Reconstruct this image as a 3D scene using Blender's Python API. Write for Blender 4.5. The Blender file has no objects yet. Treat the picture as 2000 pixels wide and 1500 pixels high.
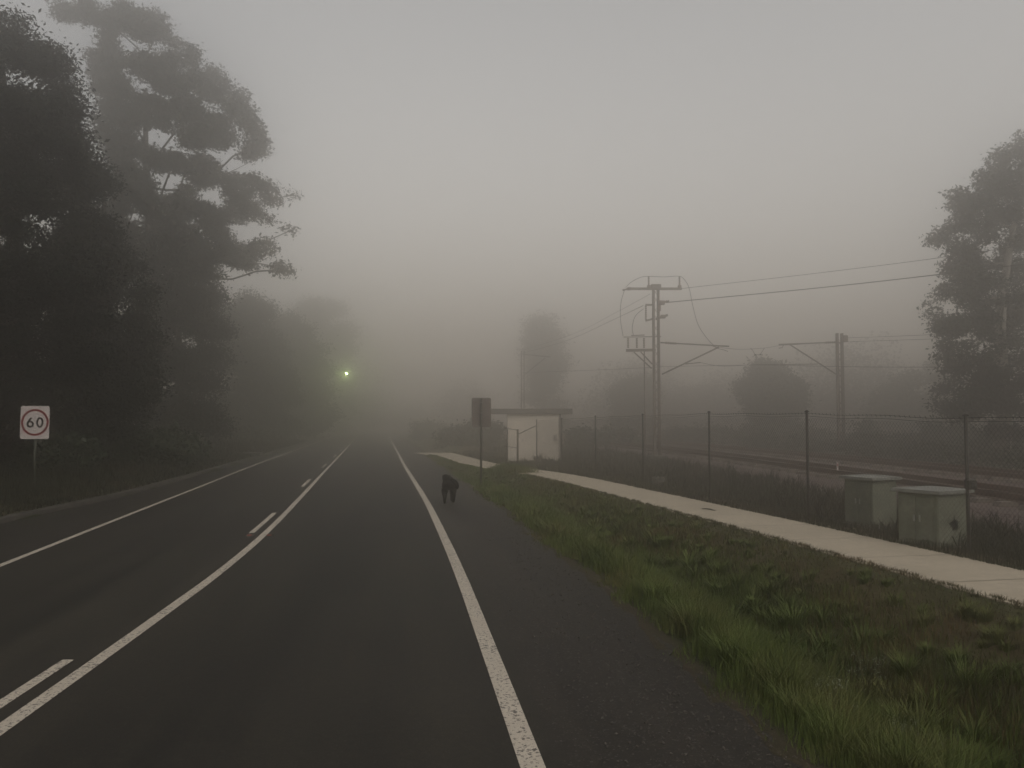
import bpy, math, random
import numpy as np
from mathutils import Vector, Matrix

random.seed(7)
RNG = np.random.default_rng(11)
S = bpy.context.scene
COL = S.collection
R = math.radians

# ------------------------------------------------------------------ camera model
F = 1600.0                      # focal length in pixels of the 2000 px wide photo
HC = 1.7                        # eye height
PITCH = math.atan(75.0 / F)


def ray(px, py):
    u = (px - 1000.0) / F
    v = (750.0 - py) / F
    return Vector((u, math.cos(PITCH) - v * math.sin(PITCH), math.sin(PITCH) + v * math.cos(PITCH)))


def P(px, py, Y):
    """world point at forward distance Y seen at a pixel"""
    r = ray(px, py)
    return Vector((0, 0, HC)) + r * (Y / r.y)


def G(px, py, z=0.0):
    r = ray(px, py)
    return Vector((0, 0, HC)) + r * ((z - HC) / r.z)


# ------------------------------------------------------------------ helpers
def link(o, parent=None):
    COL.objects.link(o)
    if parent is not None:
        o.parent = parent
    return o


def tag(o, label=None, cat=None, group=None, kind=None):
    if label: o['label'] = label
    if cat: o['category'] = cat
    if group: o['group'] = group
    if kind: o['kind'] = kind
    return o


def empty(name, loc=(0, 0, 0), rz=0.0):
    o = bpy.data.objects.new(name, None)
    o.empty_display_size = 0.2
    o.location = loc
    o.rotation_euler = (0, 0, rz)
    return link(o)


class MB:
    """collects simple shapes and links them as ONE mesh object"""
    def __init__(self):
        self.v = []; self.f = []

    def add(self, vs, fs):
        b = len(self.v)
        self.v += [tuple(p) for p in vs]
        self.f += [tuple(b + i for i in f) for f in fs]

    def box(self, c, s, rot=None, bev=0.0):
        x, y, z = (s[0] / 2, s[1] / 2, s[2] / 2)
        b = min(bev, x * .9, y * .9, z * .9)
        if b <= 0:
            vs = [Vector((i * x, j * y, k * z)) for k in (-1, 1) for j in (-1, 1) for i in (-1, 1)]
            fs = [(0, 2, 3, 1), (4, 5, 7, 6), (0, 1, 5, 4), (2, 6, 7, 3), (0, 4, 6, 2), (1, 3, 7, 5)]
        else:
            ring = [(-x + b, -y), (x - b, -y), (x, -y + b), (x, y - b), (x - b, y), (-x + b, y), (-x, y - b), (-x, -y + b)]
            ins = [(-x + b, -y + b), (x - b, -y + b), (x - b, -y + b), (x - b, y - b), (x - b, y - b), (-x + b, y - b), (-x + b, y - b), (-x + b, -y + b)]
            vs = []
            for (rr, zz) in ((ins, -z), (ring, -z + b), (ring, z - b), (ins, z)):
                vs += [Vector((p[0], p[1], zz)) for p in rr]
            fs = [tuple(range(7, -1, -1)), tuple(range(24, 32))]
            for l in range(3):
                for i in range(8):
                    j = (i + 1) % 8
                    fs.append((l * 8 + i, l * 8 + j, l * 8 + 8 + j, l * 8 + 8 + i))
        if rot is not None:
            vs = [rot @ p for p in vs]
        c = Vector(c)
        self.add([p + c for p in vs], fs)
        return self

    def bar(self, a, b, w, h=None):
        """rectangular bar from a to b"""
        a = Vector(a); b = Vector(b); h = h or w
        d = b - a
        q = d.to_track_quat('Z', 'Y').to_matrix()
        self.box((a + b) / 2, (w, h, d.length), q)
        return self

    def tube(self, pts, rad, n=8, cap=True):
        pts = [Vector(p) for p in pts]
        if not hasattr(rad, '__len__'):
            rad = [rad] * len(pts)
        vs = []; fs = []
        prev = None
        for i, p in enumerate(pts):
            d = (pts[min(i + 1, len(pts) - 1)] - pts[max(i - 1, 0)]).normalized()
            if prev is None:
                u = d.orthogonal().normalized()
            else:
                u = (prev - d * prev.dot(d))
                u = u.normalized() if u.length > 1e-6 else d.orthogonal().normalized()
            prev = u
            w = d.cross(u)
            for k in range(n):
                a = 2 * math.pi * k / n
                vs.append(p + (u * math.cos(a) + w * math.sin(a)) * rad[i])
        for i in range(len(pts) - 1):
            for k in range(n):
                k2 = (k + 1) % n
                fs.append((i * n + k, i * n + k2, (i + 1) * n + k2, (i + 1) * n + k))
        if cap:
            fs.append(tuple(range(n - 1, -1, -1)))
            fs.append(tuple(range((len(pts) - 1) * n, len(pts) * n)))
        self.add(vs, fs)
        return self

    def lathe(self, base, axis, prof, n=10):
        """profile [(t along axis, radius)]"""
        base = Vector(base); axis = Vector(axis).normalized()
        self.tube([base + axis * t for t, r in prof], [max(r, 1e-4) for t, r in prof], n)
        return self

    def prism(self, poly, y0, y1):
        """polygon in xz extruded along y"""
        n = len(poly)
        vs = [Vector((p[0], y0, p[1])) for p in poly] + [Vector((p[0], y1, p[1])) for p in poly]
        fs = [tuple(range(n)), tuple(range(2 * n - 1, n - 1, -1))]
        for i in range(n):
            j = (i + 1) % n
            fs.append((i, i + n, j + n, j))
        self.add(vs, fs)
        return self

    def build(self, name, mat, parent=None, smooth=False):
        me = bpy.data.meshes.new(name)
        me.from_pydata(self.v, [], self.f)
        me.update()
        if smooth:
            me.polygons.foreach_set('use_smooth', [True] * len(me.polygons))
        me.materials.append(mat)
        o = bpy.data.objects.new(name, me)
        return link(o, parent)


def np_mesh(name, verts, faces, mat, parent=None, nper=4, smooth=False):
    """fast mesh from numpy arrays, all faces with nper corners"""
    me = bpy.data.meshes.new(name)
    nv, nf = len(verts), len(faces)
    me.vertices.add(nv)
    me.vertices.foreach_set('co', verts.astype(np.float32).ravel())
    me.loops.add(nf * nper)
    me.loops.foreach_set('vertex_index', faces.astype(np.int32).ravel())
    me.polygons.add(nf)
    me.polygons.foreach_set('loop_start', np.arange(0, nf * nper, nper, dtype=np.int32))
    me.polygons.foreach_set('loop_total', np.full(nf, nper, dtype=np.int32))
    if smooth:
        me.polygons.foreach_set('use_smooth', np.ones(nf, dtype=bool))
    me.update(calc_edges=True)
    me.materials.append(mat)
    o = bpy.data.objects.new(name, me)
    return link(o, parent)


# ------------------------------------------------------------------ materials
def new_mat(name):
    m = bpy.data.materials.new(name)
    m.use_nodes = True
    nt = m.node_tree
    b = nt.nodes['Principled BSDF']
    return m, nt, b


def N(nt, t, **kw):
    n = nt.nodes.new(t)
    for k, v in kw.items():
        setattr(n, k, v)
    return n


def noise(nt, vec, scale, detail=4, rough=.6):
    n = N(nt, 'ShaderNodeTexNoise')
    n.inputs['Scale'].default_value = scale
    n.inputs['Detail'].default_value = detail
    n.inputs['Roughness'].default_value = rough
    if vec is not None:
        nt.links.new(vec, n.inputs['Vector'])
    return n.outputs['Fac']


def ramp(nt, fac, stops):
    r = N(nt, 'ShaderNodeValToRGB')
    while len(r.color_ramp.elements) > 1:
        r.color_ramp.elements.remove(r.color_ramp.elements[-1])
    for i, (p, c) in enumerate(stops):
        e = r.color_ramp.elements[0] if i == 0 else r.color_ramp.elements.new(p)
        e.position = p
        if not hasattr(c, '__len__'): c = (c, c, c)
        e.color = (c[0], c[1], c[2], 1)
    nt.links.new(fac, r.inputs['Fac'])
    return r.outputs['Color']


def mix(nt, fac, a, b, mode='MIX'):
    m = N(nt, 'ShaderNodeMix', data_type='RGBA', blend_type=mode)
    for sock, val in ((m.inputs['Factor'], fac), (m.inputs[6], a), (m.inputs[7], b)):
        if isinstance(val, (int, float)):
            if sock.type == 'RGBA': sock.default_value = (val, val, val, 1)
            else: sock.default_value = val
        elif isinstance(val, tuple):
            sock.default_value = (val[0], val[1], val[2], 1)
        else:
            nt.links.new(val, sock)
    return m.outputs[2]


def bump(nt, b, h, strength, dist=.01):
    n = N(nt, 'ShaderNodeBump')
    n.inputs['Strength'].default_value = strength
    n.inputs['Distance'].default_value = dist
    nt.links.new(h, n.inputs['Height'])
    nt.links.new(n.outputs['Normal'], b.inputs['Normal'])


def obj_co(nt):
    return N(nt, 'ShaderNodeTexCoord').outputs['Object']


def simple(name, c1, c2=None, scale=3.0, rough=.7, metal=0.0, bmp=0.0, fine=None, detail=5):
    m, nt, b = new_mat(name)
    c2 = c2 or tuple(x * .7 for x in c1)
    co = obj_co(nt)
    f = noise(nt, co, scale, detail)
    col = ramp(nt, f, [(.32, c2), (.68, c1)])
    if fine:
        f2 = noise(nt, co, fine, 3)
        col = mix(nt, .5, col, ramp(nt, f2, [(.3, .35), (.7, 1.0)]), 'MULTIPLY')
    nt.links.new(col, b.inputs['Base Color'])
    b.inputs['Roughness'].default_value = rough
    b.inputs['Metallic'].default_value = metal
    b.inputs['Specular IOR Level'].default_value = .3
    if bmp:
        bump(nt, b, noise(nt, co, fine or scale * 6, 4), bmp)
    return m


def leaf_mat(name, c1, c2, scale=.35):
    m, nt, b = new_mat(name)
    co = obj_co(nt)
    f = noise(nt, co, scale, 3)
    f2 = noise(nt, co, scale * 12, 2)
    col = ramp(nt, f, [(.3, c2), (.7, c1)])
    col = mix(nt, .45, col, ramp(nt, f2, [(.3, .4), (.7, 1.1)]), 'MULTIPLY')
    nt.links.new(col, b.inputs['Base Color'])
    b.inputs['Roughness'].default_value = .65
    b.inputs['Specular IOR Level'].default_value = .15
    return m


M = {}
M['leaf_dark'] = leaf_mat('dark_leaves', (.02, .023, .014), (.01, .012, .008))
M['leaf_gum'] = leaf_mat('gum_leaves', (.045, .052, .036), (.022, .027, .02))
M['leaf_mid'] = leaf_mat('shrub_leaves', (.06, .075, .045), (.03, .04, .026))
M['bark'] = simple('grey_bark', (.16, .14, .12), (.07, .06, .05), 2.5, .9, bmp=.5, fine=14)
M['bark_pale'] = simple('pale_gum_bark', (.45, .42, .37), (.22, .2, .17), 1.2, .85, bmp=.3, fine=9)
M['galv'] = simple('weathered_galvanised_steel', (.2, .19, .18), (.11, .1, .095), 2, .6, .3)
M['rust_steel'] = simple('brown_mast_steel', (.2, .165, .14), (.12, .1, .085), 3, .7, .2)
M['porcelain'] = simple('brown_glazed_insulator', (.2, .15, .125), (.14, .1, .085), 4, .35)
M['wire'] = simple('dark_wire', (.07, .065, .06), (.05, .045, .04), 2, .6, .3)
M['post'] = simple('fence_post_steel', (.065, .06, .05), (.038, .035, .03), 5, .7, .1)
M['chain'] = simple('chainwire', (.1, .1, .1), (.06, .06, .06), 2, .6, .4)
M['conc'] = simple('grey_concrete', (.2, .19, .165), (.12, .115, .1), 2, .9, bmp=.2, fine=30)
M['cab'] = simple('green_grey_cabinet_paint', (.2, .205, .155), (.13, .14, .1), 3.2, .6, bmp=.1, fine=22)
M['cab_lid'] = simple('weathered_cabinet_lid', (.3, .3, .27), (.2, .2, .175), 4, .7, bmp=.1, fine=20)
M['cab_hole'] = simple('dark_torn_hole', (.012, .012, .01), (.008, .008, .007), 5, .9)
M['hutwall'] = simple('cream_painted_block', (.72, .66, .57), (.62, .57, .49), 1.3, .8, bmp=.1, fine=16)
M['hutroof'] = simple('grey_brown_roof_sheet', (.14, .125, .11), (.09, .08, .07), 2, .7)
M['hutdoor'] = simple('cream_door_paint', (.66, .6, .52), (.58, .53, .46), 2, .6)
M['signback'] = simple('dull_aluminium_sign_back', (.17, .145, .13), (.11, .09, .08), 6, .6, .2)
M['white'] = simple('white_sign_sheeting', (.62, .57, .55), (.57, .52, .5), 3, .5)
M['red'] = simple('red_sign_ink', (.22, .02, .025), (.17, .018, .02), 5, .5)
M['black'] = simple('black_sign_ink', (.02, .018, .018), (.012, .011, .011), 5, .5)
M['fur'] = simple('black_dog_fur', (.007, .007, .007), (.003, .003, .003), 22, .95, bmp=.6, fine=90)
M['fur'].node_tree.nodes['Principled BSDF'].inputs['Specular IOR Level'].default_value = .08
M['steel_rail'] = simple('rusty_rail', (.17, .11, .08), (.1, .065, .05), 6, .55, .3)
M['sleeper'] = simple('grey_sleeper', (.2, .17, .14), (.11, .09, .08), 5, .9)
M['weed'] = simple('pale_seed_heads', (.24, .26, .2), (.14, .16, .11), 8, .9)
M['kerb'] = simple('old_concrete_kerb', (.1, .09, .075), (.03, .028, .022), 2.2, .95, bmp=.3, fine=25)
M['stick'] = simple('dead_stick', (.07, .055, .04), (.04, .03, .025), 8, .9)
M['marker_red'] = simple('red_reflector', (.4, .07, .05), (.3, .05, .04), 8, .4)
M['lamp_body'] = simple('grey_lamp_housing', (.2, .2, .2), (.14, .14, .14), 4, .5, .4)


def grass_mat(name, c_a, c_b, c_dry, scale=1.2):
    m, nt, b = new_mat(name)
    co = obj_co(nt)
    g = noise(nt, co, scale, 4)
    col = ramp(nt, g, [(.3, c_b), (.7, c_a)])
    d = noise(nt, co, scale * .45, 5, .7)
    d2 = noise(nt, co, 45, 2)
    msk = ramp(nt, d, [(.5, 0.0), (.72, 1.0)])
    col = mix(nt, msk, col, c_dry)
    col = mix(nt, .55, col, ramp(nt, d2, [(.3, .45), (.7, 1.35)]), 'MULTIPLY')
    nt.links.new(col, b.inputs['Base Color'])
    b.inputs['Roughness'].default_value = .75
    b.inputs['Specular IOR Level'].default_value = .15
    return m


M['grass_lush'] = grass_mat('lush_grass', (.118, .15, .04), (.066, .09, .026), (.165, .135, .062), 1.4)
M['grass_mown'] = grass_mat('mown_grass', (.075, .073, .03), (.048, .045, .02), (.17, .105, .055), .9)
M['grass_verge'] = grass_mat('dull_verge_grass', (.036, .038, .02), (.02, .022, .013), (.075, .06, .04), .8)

# ground: colour comes from a painted land-cover attribute (grass / dry / soil)
m, nt, b = new_mat('ground_soil_and_turf')
at = N(nt, 'ShaderNodeAttribute', attribute_name='cover')
co = obj_co(nt)
n1 = noise(nt, co, 1.1, 6, .7)
n2 = noise(nt, co, 14, 4, .7)
n3 = noise(nt, co, 70, 2, .6)
sep = N(nt, 'ShaderNodeSeparateColor')
nt.links.new(at.outputs['Color'], sep.inputs[0])
green = ramp(nt, n1, [(.3, (.022, .034, .012)), (.7, (.042, .056, .02))])
dry = ramp(nt, n2, [(.3, (.065, .045, .028)), (.7, (.115, .082, .05))])
soil = ramp(nt, n2, [(.3, (.05, .036, .028)), (.7, (.085, .06, .046))])
c = mix(nt, sep.outputs[0], green, dry)
c = mix(nt, ramp(nt, n1, [(.52, 0.0), (.68, .7)]), c, dry)
c = mix(nt, sep.outputs[1], c, soil)
c = mix(nt, .5, c, ramp(nt, n3, [(.3, .5), (.7, 1.3)]), 'MULTIPLY')
nt.links.new(c, b.inputs['Base Color'])
b.inputs['Roughness'].default_value = .95
b.inputs['Specular IOR Level'].default_value = .1
bump(nt, b, n2, .6, .05)
M['ground'] = m


def asphalt(name, base, tint, grav=0.0):
    m, nt, b = new_mat(name)
    uv = N(nt, 'ShaderNodeUVMap', uv_map='UVMap').outputs['UV']
    co = obj_co(nt)
    mp = N(nt, 'ShaderNodeMapping')
    mp.inputs['Scale'].default_value = (1.1, .05, 1)
    nt.links.new(uv, mp.inputs['Vector'])
    streak = noise(nt, mp.outputs['Vector'], 1.6, 4, .6)       # long wheel tracks
    patch = noise(nt, co, .35, 5, .65)
    fine = noise(nt, co, 75, 4, .85)
    agg = N(nt, 'ShaderNodeTexVoronoi')
    agg.inputs['Scale'].default_value = 90
    nt.links.new(co, agg.inputs['Vector'])
    col = ramp(nt, streak, [(.3, tuple(base * .58 * t for t in tint)), (.7, tuple(base * 1.5 * t for t in tint))])
    col = mix(nt, .6, col, ramp(nt, patch, [(.3, .6), (.7, 1.25)]), 'MULTIPLY')
    col = mix(nt, .6, col, ramp(nt, noise(nt, co, 16, 5, .8), [(.32, .45), (.68, 1.6)]), 'MULTIPLY')
    col = mix(nt, .7, col, ramp(nt, fine, [(.34, .25), (.66, 1.8)]), 'MULTIPLY')
    if grav:
        st = ramp(nt, agg.outputs['Color'], [(.78, 0.0), (.97, grav)])
        col = mix(nt, st, col, (.2, .19, .17))
    nt.links.new(col, b.inputs['Base Color'])
    b.inputs['Roughness'].default_value = .7
    b.inputs['Specular IOR Level'].default_value = .25
    bump(nt, b, fine, .5, .006)
    return m


M['road'] = asphalt('worn_asphalt', .0195, (1, .87, .6), .12)
M['shoulder'] = asphalt('gravelly_shoulder_seal', .021, (1, .82, .58), .45)

# line paint: worn through to the asphalt in specks
m, nt, b = new_mat('worn_line_paint')
co = obj_co(nt)
w1 = noise(nt, co, 38, 3, .7)
w2 = noise(nt, co, 2.5, 3, .6)
w3 = noise(nt, co, 160, 2, .6)
ma = N(nt, 'ShaderNodeMath', operation='MULTIPLY_ADD')
nt.links.new(w2, ma.inputs[0]); ma.inputs[1].default_value = .3; nt.links.new(w1, ma.inputs[2])
hole = ramp(nt, ma.outputs[0], [(.7, 0.0), (.75, .9)])
paint = ramp(nt, w2, [(.3, (.46, .405, .33)), (.7, (.58, .52, .425))])
paint = mix(nt, .35, paint, ramp(nt, w3, [(.3, .55), (.65, 1.0)]), 'MULTIPLY')
nt.links.new(mix(nt, hole, paint, (.06, .052, .046)), b.inputs['Base Color'])
b.inputs['Roughness'].default_value = .8
M['paint'] = m

# footpath concrete
m, nt, b = new_mat('broomed_footpath_concrete')
co = obj_co(nt)
p1 = noise(nt, co, .9, 6, .7)
p2 = noise(nt, co, 60, 3, .7)
p3 = noise(nt, co, 7, 5, .7)
col = ramp(nt, p1, [(.3, (.4, .345, .26)), (.7, (.5, .43, .33))])
col = mix(nt, .3, col, ramp(nt, p3, [(.3, .5), (.62, 1.0)]), 'MULTIPLY')
col = mix(nt, .35, col, ramp(nt, p2, [(.3, .7), (.7, 1.1)]), 'MULTIPLY')
nt.links.new(col, b.inputs['Base Color'])
b.inputs['Roughness'].default_value = .9
bump(nt, b, p2, .3, .004)
M['path'] = m

# ballast
m, nt, b = new_mat('rusty_ballast')
co = obj_co(nt)
v = N(nt, 'ShaderNodeTexVoronoi'); v.inputs['Scale'].default_value = 17
nt.links.new(co, v.inputs['Vector'])
sp = N(nt, 'ShaderNodeSeparateColor'); nt.links.new(v.outputs['Color'], sp.inputs[0])
col = ramp(nt, sp.outputs[0], [(0, (.06, .042, .036)), (1, (.15, .105, .09))])
col = mix(nt, .6, col, ramp(nt, noise(nt, co, .5, 4), [(.3, .6), (.7, 1.3)]), 'MULTIPLY')
nt.links.new(col, b.inputs['Base Color'])
b.inputs['Roughness'].default_value = .95
bump(nt, b, v.outputs['Distance'], 1.0, .04)
M['ballast'] = m

# ------------------------------------------------------------------ alignment curves (x as a function of y)
def curve(pts):
    pts = sorted(pts)
    ys = np.array([p[0] for p in pts]); xs = np.array([p[1] for p in pts])

    def f(y):
        y = np.asarray(y, dtype=float)
        r = np.interp(y, ys, xs)
        s0 = (xs[1] - xs[0]) / (ys[1] - ys[0]); s1 = (xs[-1] - xs[-2]) / (ys[-1] - ys[-2])
        r = np.where(y < ys[0], xs[0] + s0 * (y - ys[0]), r)
        r = np.where(y > ys[-1], xs[-1] + s1 * (y - ys[-1]), r)
        return r
    return f


def smooth_curve(pts, w=2.5):
    f = curve(pts)

    def g(y):
        y = np.asarray(y, dtype=float)
        ww = np.minimum(w, np.maximum(.3, np.abs(y) * .16))
        return sum(f(y + k * ww) for k in (-1, -.5, 0, .5, 1)) / 5
    return g


def gp(*pix):
    out = []
    for px, py in pix:
        q = G(px, py)
        out.append((q.y, q.x))
    return out


x_right = smooth_curve(gp((1041, 1500), (978, 1330), (899, 1120), (867, 1048), (834, 980), (809, 940), (789, 908), (767, 865)), 2)
x_mid = smooth_curve(gp((8, 1420), (165, 1309), (320, 1198), (452, 1102), (540, 1022), (605, 952), (642, 912), (680, 872), (698, 851)), 2)
x_left = smooth_curve(gp((0, 1105), (250, 1006), (400, 947), (500, 907), (605, 869)), 2)
PATH_C = [(6.9, 0.0), (6.15, 4.0), (5.3, 8.3), (4.3, 13.3), (3.05, 19.0), (1.75, 24.8), (.85, 27.8), (-.35, 30.6), (-1.6, 34.5), (-3.1, 41.5), (-4.4, 47)]
x_path = smooth_curve([(y, x) for x, y in PATH_C], 1.2)
x_fence = curve([(0, 8.05), (10.7, 5.92), (35, 1.05), (60, -3)])
x_track = smooth_curve([(0, 10.75), (16, 10.25), (30, 9.65), (42, 8.95), (60, 7.0), (95, 2.9), (160, -6.5), (220, -16)], 5)


def shoulder_w(y):
    return 1.38 + .1 * np.sin(y * .9) * 0.5


def left_edge(y):
    return x_left(y) - np.interp(y, [5, 14, 19, 27, 39], [1.9, 1.75, 1.15, .95, .75])


def hnoise(x, y, s, seed=0.0):
    return (np.sin(x * s * 1.7 + y * s * .9 + seed) + np.sin(-x * s * .8 + y * s * 2.1 + seed * 2.3) + np.sin(x * s * 3.1 - y * s * 2.7 + seed * .7) * .5) / 2.5


def ground_z(x, y):
    x = np.asarray(x, dtype=float); y = np.asarray(y, dtype=float)
    xr = x_right(y) + shoulder_w(y)
    xpl = np.where(y < 46, x_path(np.minimum(y, 46)) - .8, xr + 3)
    L = np.maximum(xpl - xr, .6)
    t = (x - xr) / L
    deep = .5 * np.clip((L - .9) / 2.6, 0, 1)
    prof = np.where(t < .42, np.sin(np.clip(t / .42, 0, 1) * math.pi / 2) ** 1.6, np.cos(np.clip((t - .42) / .58, 0, 1) * math.pi / 2) ** 1.6)
    z = np.where((t > 0) & (t < 1), -deep * prof, 0.0)
    # right of the path: falls to the railway cutting
    xf = x_path(np.minimum(y, 46)) + .8
    off = x - xf
    z = np.where((off > .1) & (y < 60), z - .12 * np.clip((off - .1) / 1.6, 0, 1), z)
    # left verge rises a little behind the kerb
    le = left_edge(y)
    lo = le - x
    z = np.where(lo > .15, .1 + .16 * np.clip((lo - .15) / 3, 0, 1) + .25 * np.clip((lo - 6) / 14, 0, 1), z)
    # small unevenness off the paved areas
    off_road = np.clip(np.where(lo > .3, lo - .3, np.where(t > .05, (x - xr) * 2, 0)), 0, 1)
    near_path = np.clip((np.abs(x - x_path(np.minimum(y, 46.5))) - .85) * 3, 0, 1)
    near_path = np.where(y > 48, 1, near_path)
    z = z + off_road * near_path * .035 * (hnoise(x, y, 1.3) + .6 * hnoise(x, y, 4.1, 2.))
    # lower below the pavings
    on = ((x > le - .05) & (x < xr - .1)) | ((np.abs(x - x_path(np.minimum(y, 47))) < .64) & (y < 48))
    z = np.where(on, -.05, z)
    return z


# ------------------------------------------------------------------ ground sheet
def spaced(segs):
    out = []
    for a, b_, st in segs:
        n = max(1, int(round((b_ - a) / st)))
        out += [a + (b_ - a) * i / n for i in range(n)]
    out.append(segs[-1][1])
    return np.array(out)


xs = spaced([(-260, -60, 20), (-60, -24, 3), (-24, -10, .7), (-10, -4, .3), (-4, 8, .13), (8, 16, .5), (16, 40, 2), (40, 260, 20)])
ys = spaced([(-40, 0, 5), (0, 3, .5), (3, 14, .13), (14, 34, .3), (34, 60, .8), (60, 120, 4), (120, 280, 16)])
X, Y = np.meshgrid(xs, ys)
Z = ground_z(X, Y)
V = np.stack([X.ravel(), Y.ravel(), Z.ravel()], 1)
nx, ny = len(xs), len(ys)
idx = np.arange(nx * ny).reshape(ny, nx)
Fc = np.stack([idx[:-1, :-1].ravel(), idx[:-1, 1:].ravel(), idx[1:, 1:].ravel(), idx[1:, :-1].ravel()], 1)
go = np_mesh('ground', V, Fc, M['ground'], smooth=True)
tag(go, kind='structure')
at = go.data.attributes.new('cover', 'FLOAT_COLOR', 'POINT')
xr = x_right(Y) + shoulder_w(Y)
pc = x_path(np.minimum(Y, 47))
dry = np.clip(1 - np.abs(X - (pc - 1.5)) / 1.1, 0, 1) * .75 + np.clip((X - pc - .7) / .4, 0, 1) * .8
soil = np.clip(1 - np.abs(X - xr) / .35, 0, 1) * .8 + np.clip((X - x_fence(Y) - 1.2) / 2, 0, 1)
lo = left_edge(Y) - X
dry = np.where(lo > 0, .35, dry); soil = np.where(lo > 0, np.clip((lo - 3) / 4, 0, .7), soil)
cc = np.stack([np.clip(dry, 0, 1).ravel(), np.clip(soil, 0, 1).ravel(), np.zeros(nx * ny), np.ones(nx * ny)], 1)
at.data.foreach_set('color', cc.astype(np.float32).ravel())


# ------------------------------------------------------------------ ribbons
def ribbon(name, fl, fr, y0, y1, z, mat, thick=0.0, step=None, across=1, jag=0.0, parent=None, zf=None):
    ysn = [y0]
    while ysn[-1] < y1:
        st = step or max(.12, abs(ysn[-1]) * .03)
        ysn.append(min(y1, ysn[-1] + st))
    vs = []; fs = []; uvs = []
    for y in ysn:
        a = float(fl(y)); c = float(fr(y))
        if jag:
            c += jag * (random.random() - .5)
        for k in range(across + 1):
            x = a + (c - a) * k / across
            vs.append((x, y, z if zf is None else zf(x, y)))
    w = across + 1
    for i in range(len(ysn) - 1):
        for k in range(across):
            fs.append((i * w + k, i * w + k + 1, (i + 1) * w + k + 1, (i + 1) * w + k))
    if thick:
        n = len(vs)
        for i in range(len(ysn)):
            a = vs[i * w]; c = vs[i * w + w - 1]
            vs += [(a[0], a[1], a[2] - thick), (c[0], c[1], c[2] - thick)]
        for i in range(len(ysn) - 1):
            fs.append((i * w, (i + 1) * w, n + 2 * (i + 1), n + 2 * i))
            fs.append((i * w + w - 1, n + 2 * i + 1, n + 2 * i + 3, (i + 1) * w + w - 1))
    me = bpy.data.meshes.new(name)
    me.from_pydata(vs, [], fs)
    uvl = me.uv_layers.new(name='UVMap')
    xrr = [float(x_right(v[1])) for v in vs]
    for lp in me.loops:
        v = vs[lp.vertex_index]
        uvl.data[lp.index].uv = (v[0] - xrr[lp.vertex_index], v[1])
    me.materials.append(mat)
    me.update()
    o = bpy.data.objects.new(name, me)
    return link(o, parent)


YE = 230
o = ribbon('road', left_edge, lambda y: x_right(y) + .16, -12, YE, 0.0, M['road'], .1, across=6)
tag(o, kind='structure')
o = ribbon('road_shoulder', lambda y: x_right(y) + .16, lambda y: x_right(y) + shoulder_w(y) + .04 * math.sin(y * 7.1) + .03 * math.sin(y * 17.3), -12, YE, -.003, M['shoulder'], .1, across=3, jag=.07, step=None)
tag(o, kind='structure')
# painted lines
o = ribbon('edge_line', lambda y: x_right(y) - .063, lambda y: x_right(y) + .063, 2.2, YE, .004, M['paint'])
tag(o, kind='structure')
o = ribbon('edge_line', lambda y: x_left(y) - .045, lambda y: x_left(y) + .045, 5, YE, .004, M['paint'])
tag(o, kind='structure')
o = ribbon('centre_line', lambda y: x_mid(y) - .052, lambda y: x_mid(y) + .052, 2.2, YE, .004, M['paint'])
tag(o, kind='structure')
dl = []
for a, b_ in [(2.6, 5.95)] + [(12.7 + 9.1 * k, 15.5 + 9.1 * k) for k in range(12)]:
    dl.append((a, b_))
vs = []; fs = []
for a, b_ in dl:
    n = 8
    for i in range(n + 1):
        y = a + (b_ - a) * i / n
        x = float(x_mid(y)) - .215
        vs += [(x - .042, y, .004), (x + .042, y, .004)]
    bb = len(vs) - 2 * (n + 1)
    fs += [(bb + 2 * i, bb + 2 * i + 1, bb + 2 * i + 3, bb + 2 * i + 2) for i in range(n)]
me = bpy.data.meshes.new('centre_line_dashes'); me.from_pydata(vs, [], fs); me.materials.append(M['paint'])
tag(link(bpy.data.objects.new('centre_line_dashes', me)), kind='structure')

# kerb on the left: low rounded strip with gutter
kb = MB()
yk = [2.0]
while yk[-1] < 120: yk.append(yk[-1] + max(.4, yk[-1] * .05))
for i in range(len(yk) - 1):
    for (o0, o1, z0, z1) in ((0, .03, .003, .07), (.03, .07, .07, .1), (.07, .15, .1, .095), (.15, .2, .095, -.05)):
        vsq = []
        for y in (yk[i], yk[i + 1]):
            e = float(left_edge(y))
            vsq += [(e - o0, y, z0), (e - o1, y, z1)]
        kb.add(vsq, [(0, 1, 3, 2)])
tag(kb.build('kerb', M['kerb']), kind='structure')

# footpath
def path_ribbon():
    n = 130
    pts = []
    yy = np.linspace(-2, 46, n)
    for y in yy:
        x = float(x_path(y))
        dx = float(x_path(y + .2) - x_path(y - .2)) / .4
        t = Vector((dx, 1)).normalized()
        nrm = Vector((t.y, -t.x))
        w = .74 if y < 40 else .74 + (y - 40) * .1
        pts.append((Vector((x, y)) - nrm * w, Vector((x, y)) + nrm * w))
    b_ = MB()
    for i in range(n - 1):
        a0, a1 = pts[i]; c0, c1 = pts[i + 1]
        b_.add([(a0.x, a0.y, .014), (a1.x, a1.y, .014), (c1.x, c1.y, .014), (c0.x, c0.y, .014),
                (a0.x, a0.y, -.08), (a1.x, a1.y, -.08), (c1.x, c1.y, -.08), (c0.x, c0.y, -.08)],
               [(0, 1, 2, 3), (0, 3, 7, 4), (1, 5, 6, 2)])
    return b_.build('footpath', M['path'])


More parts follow.
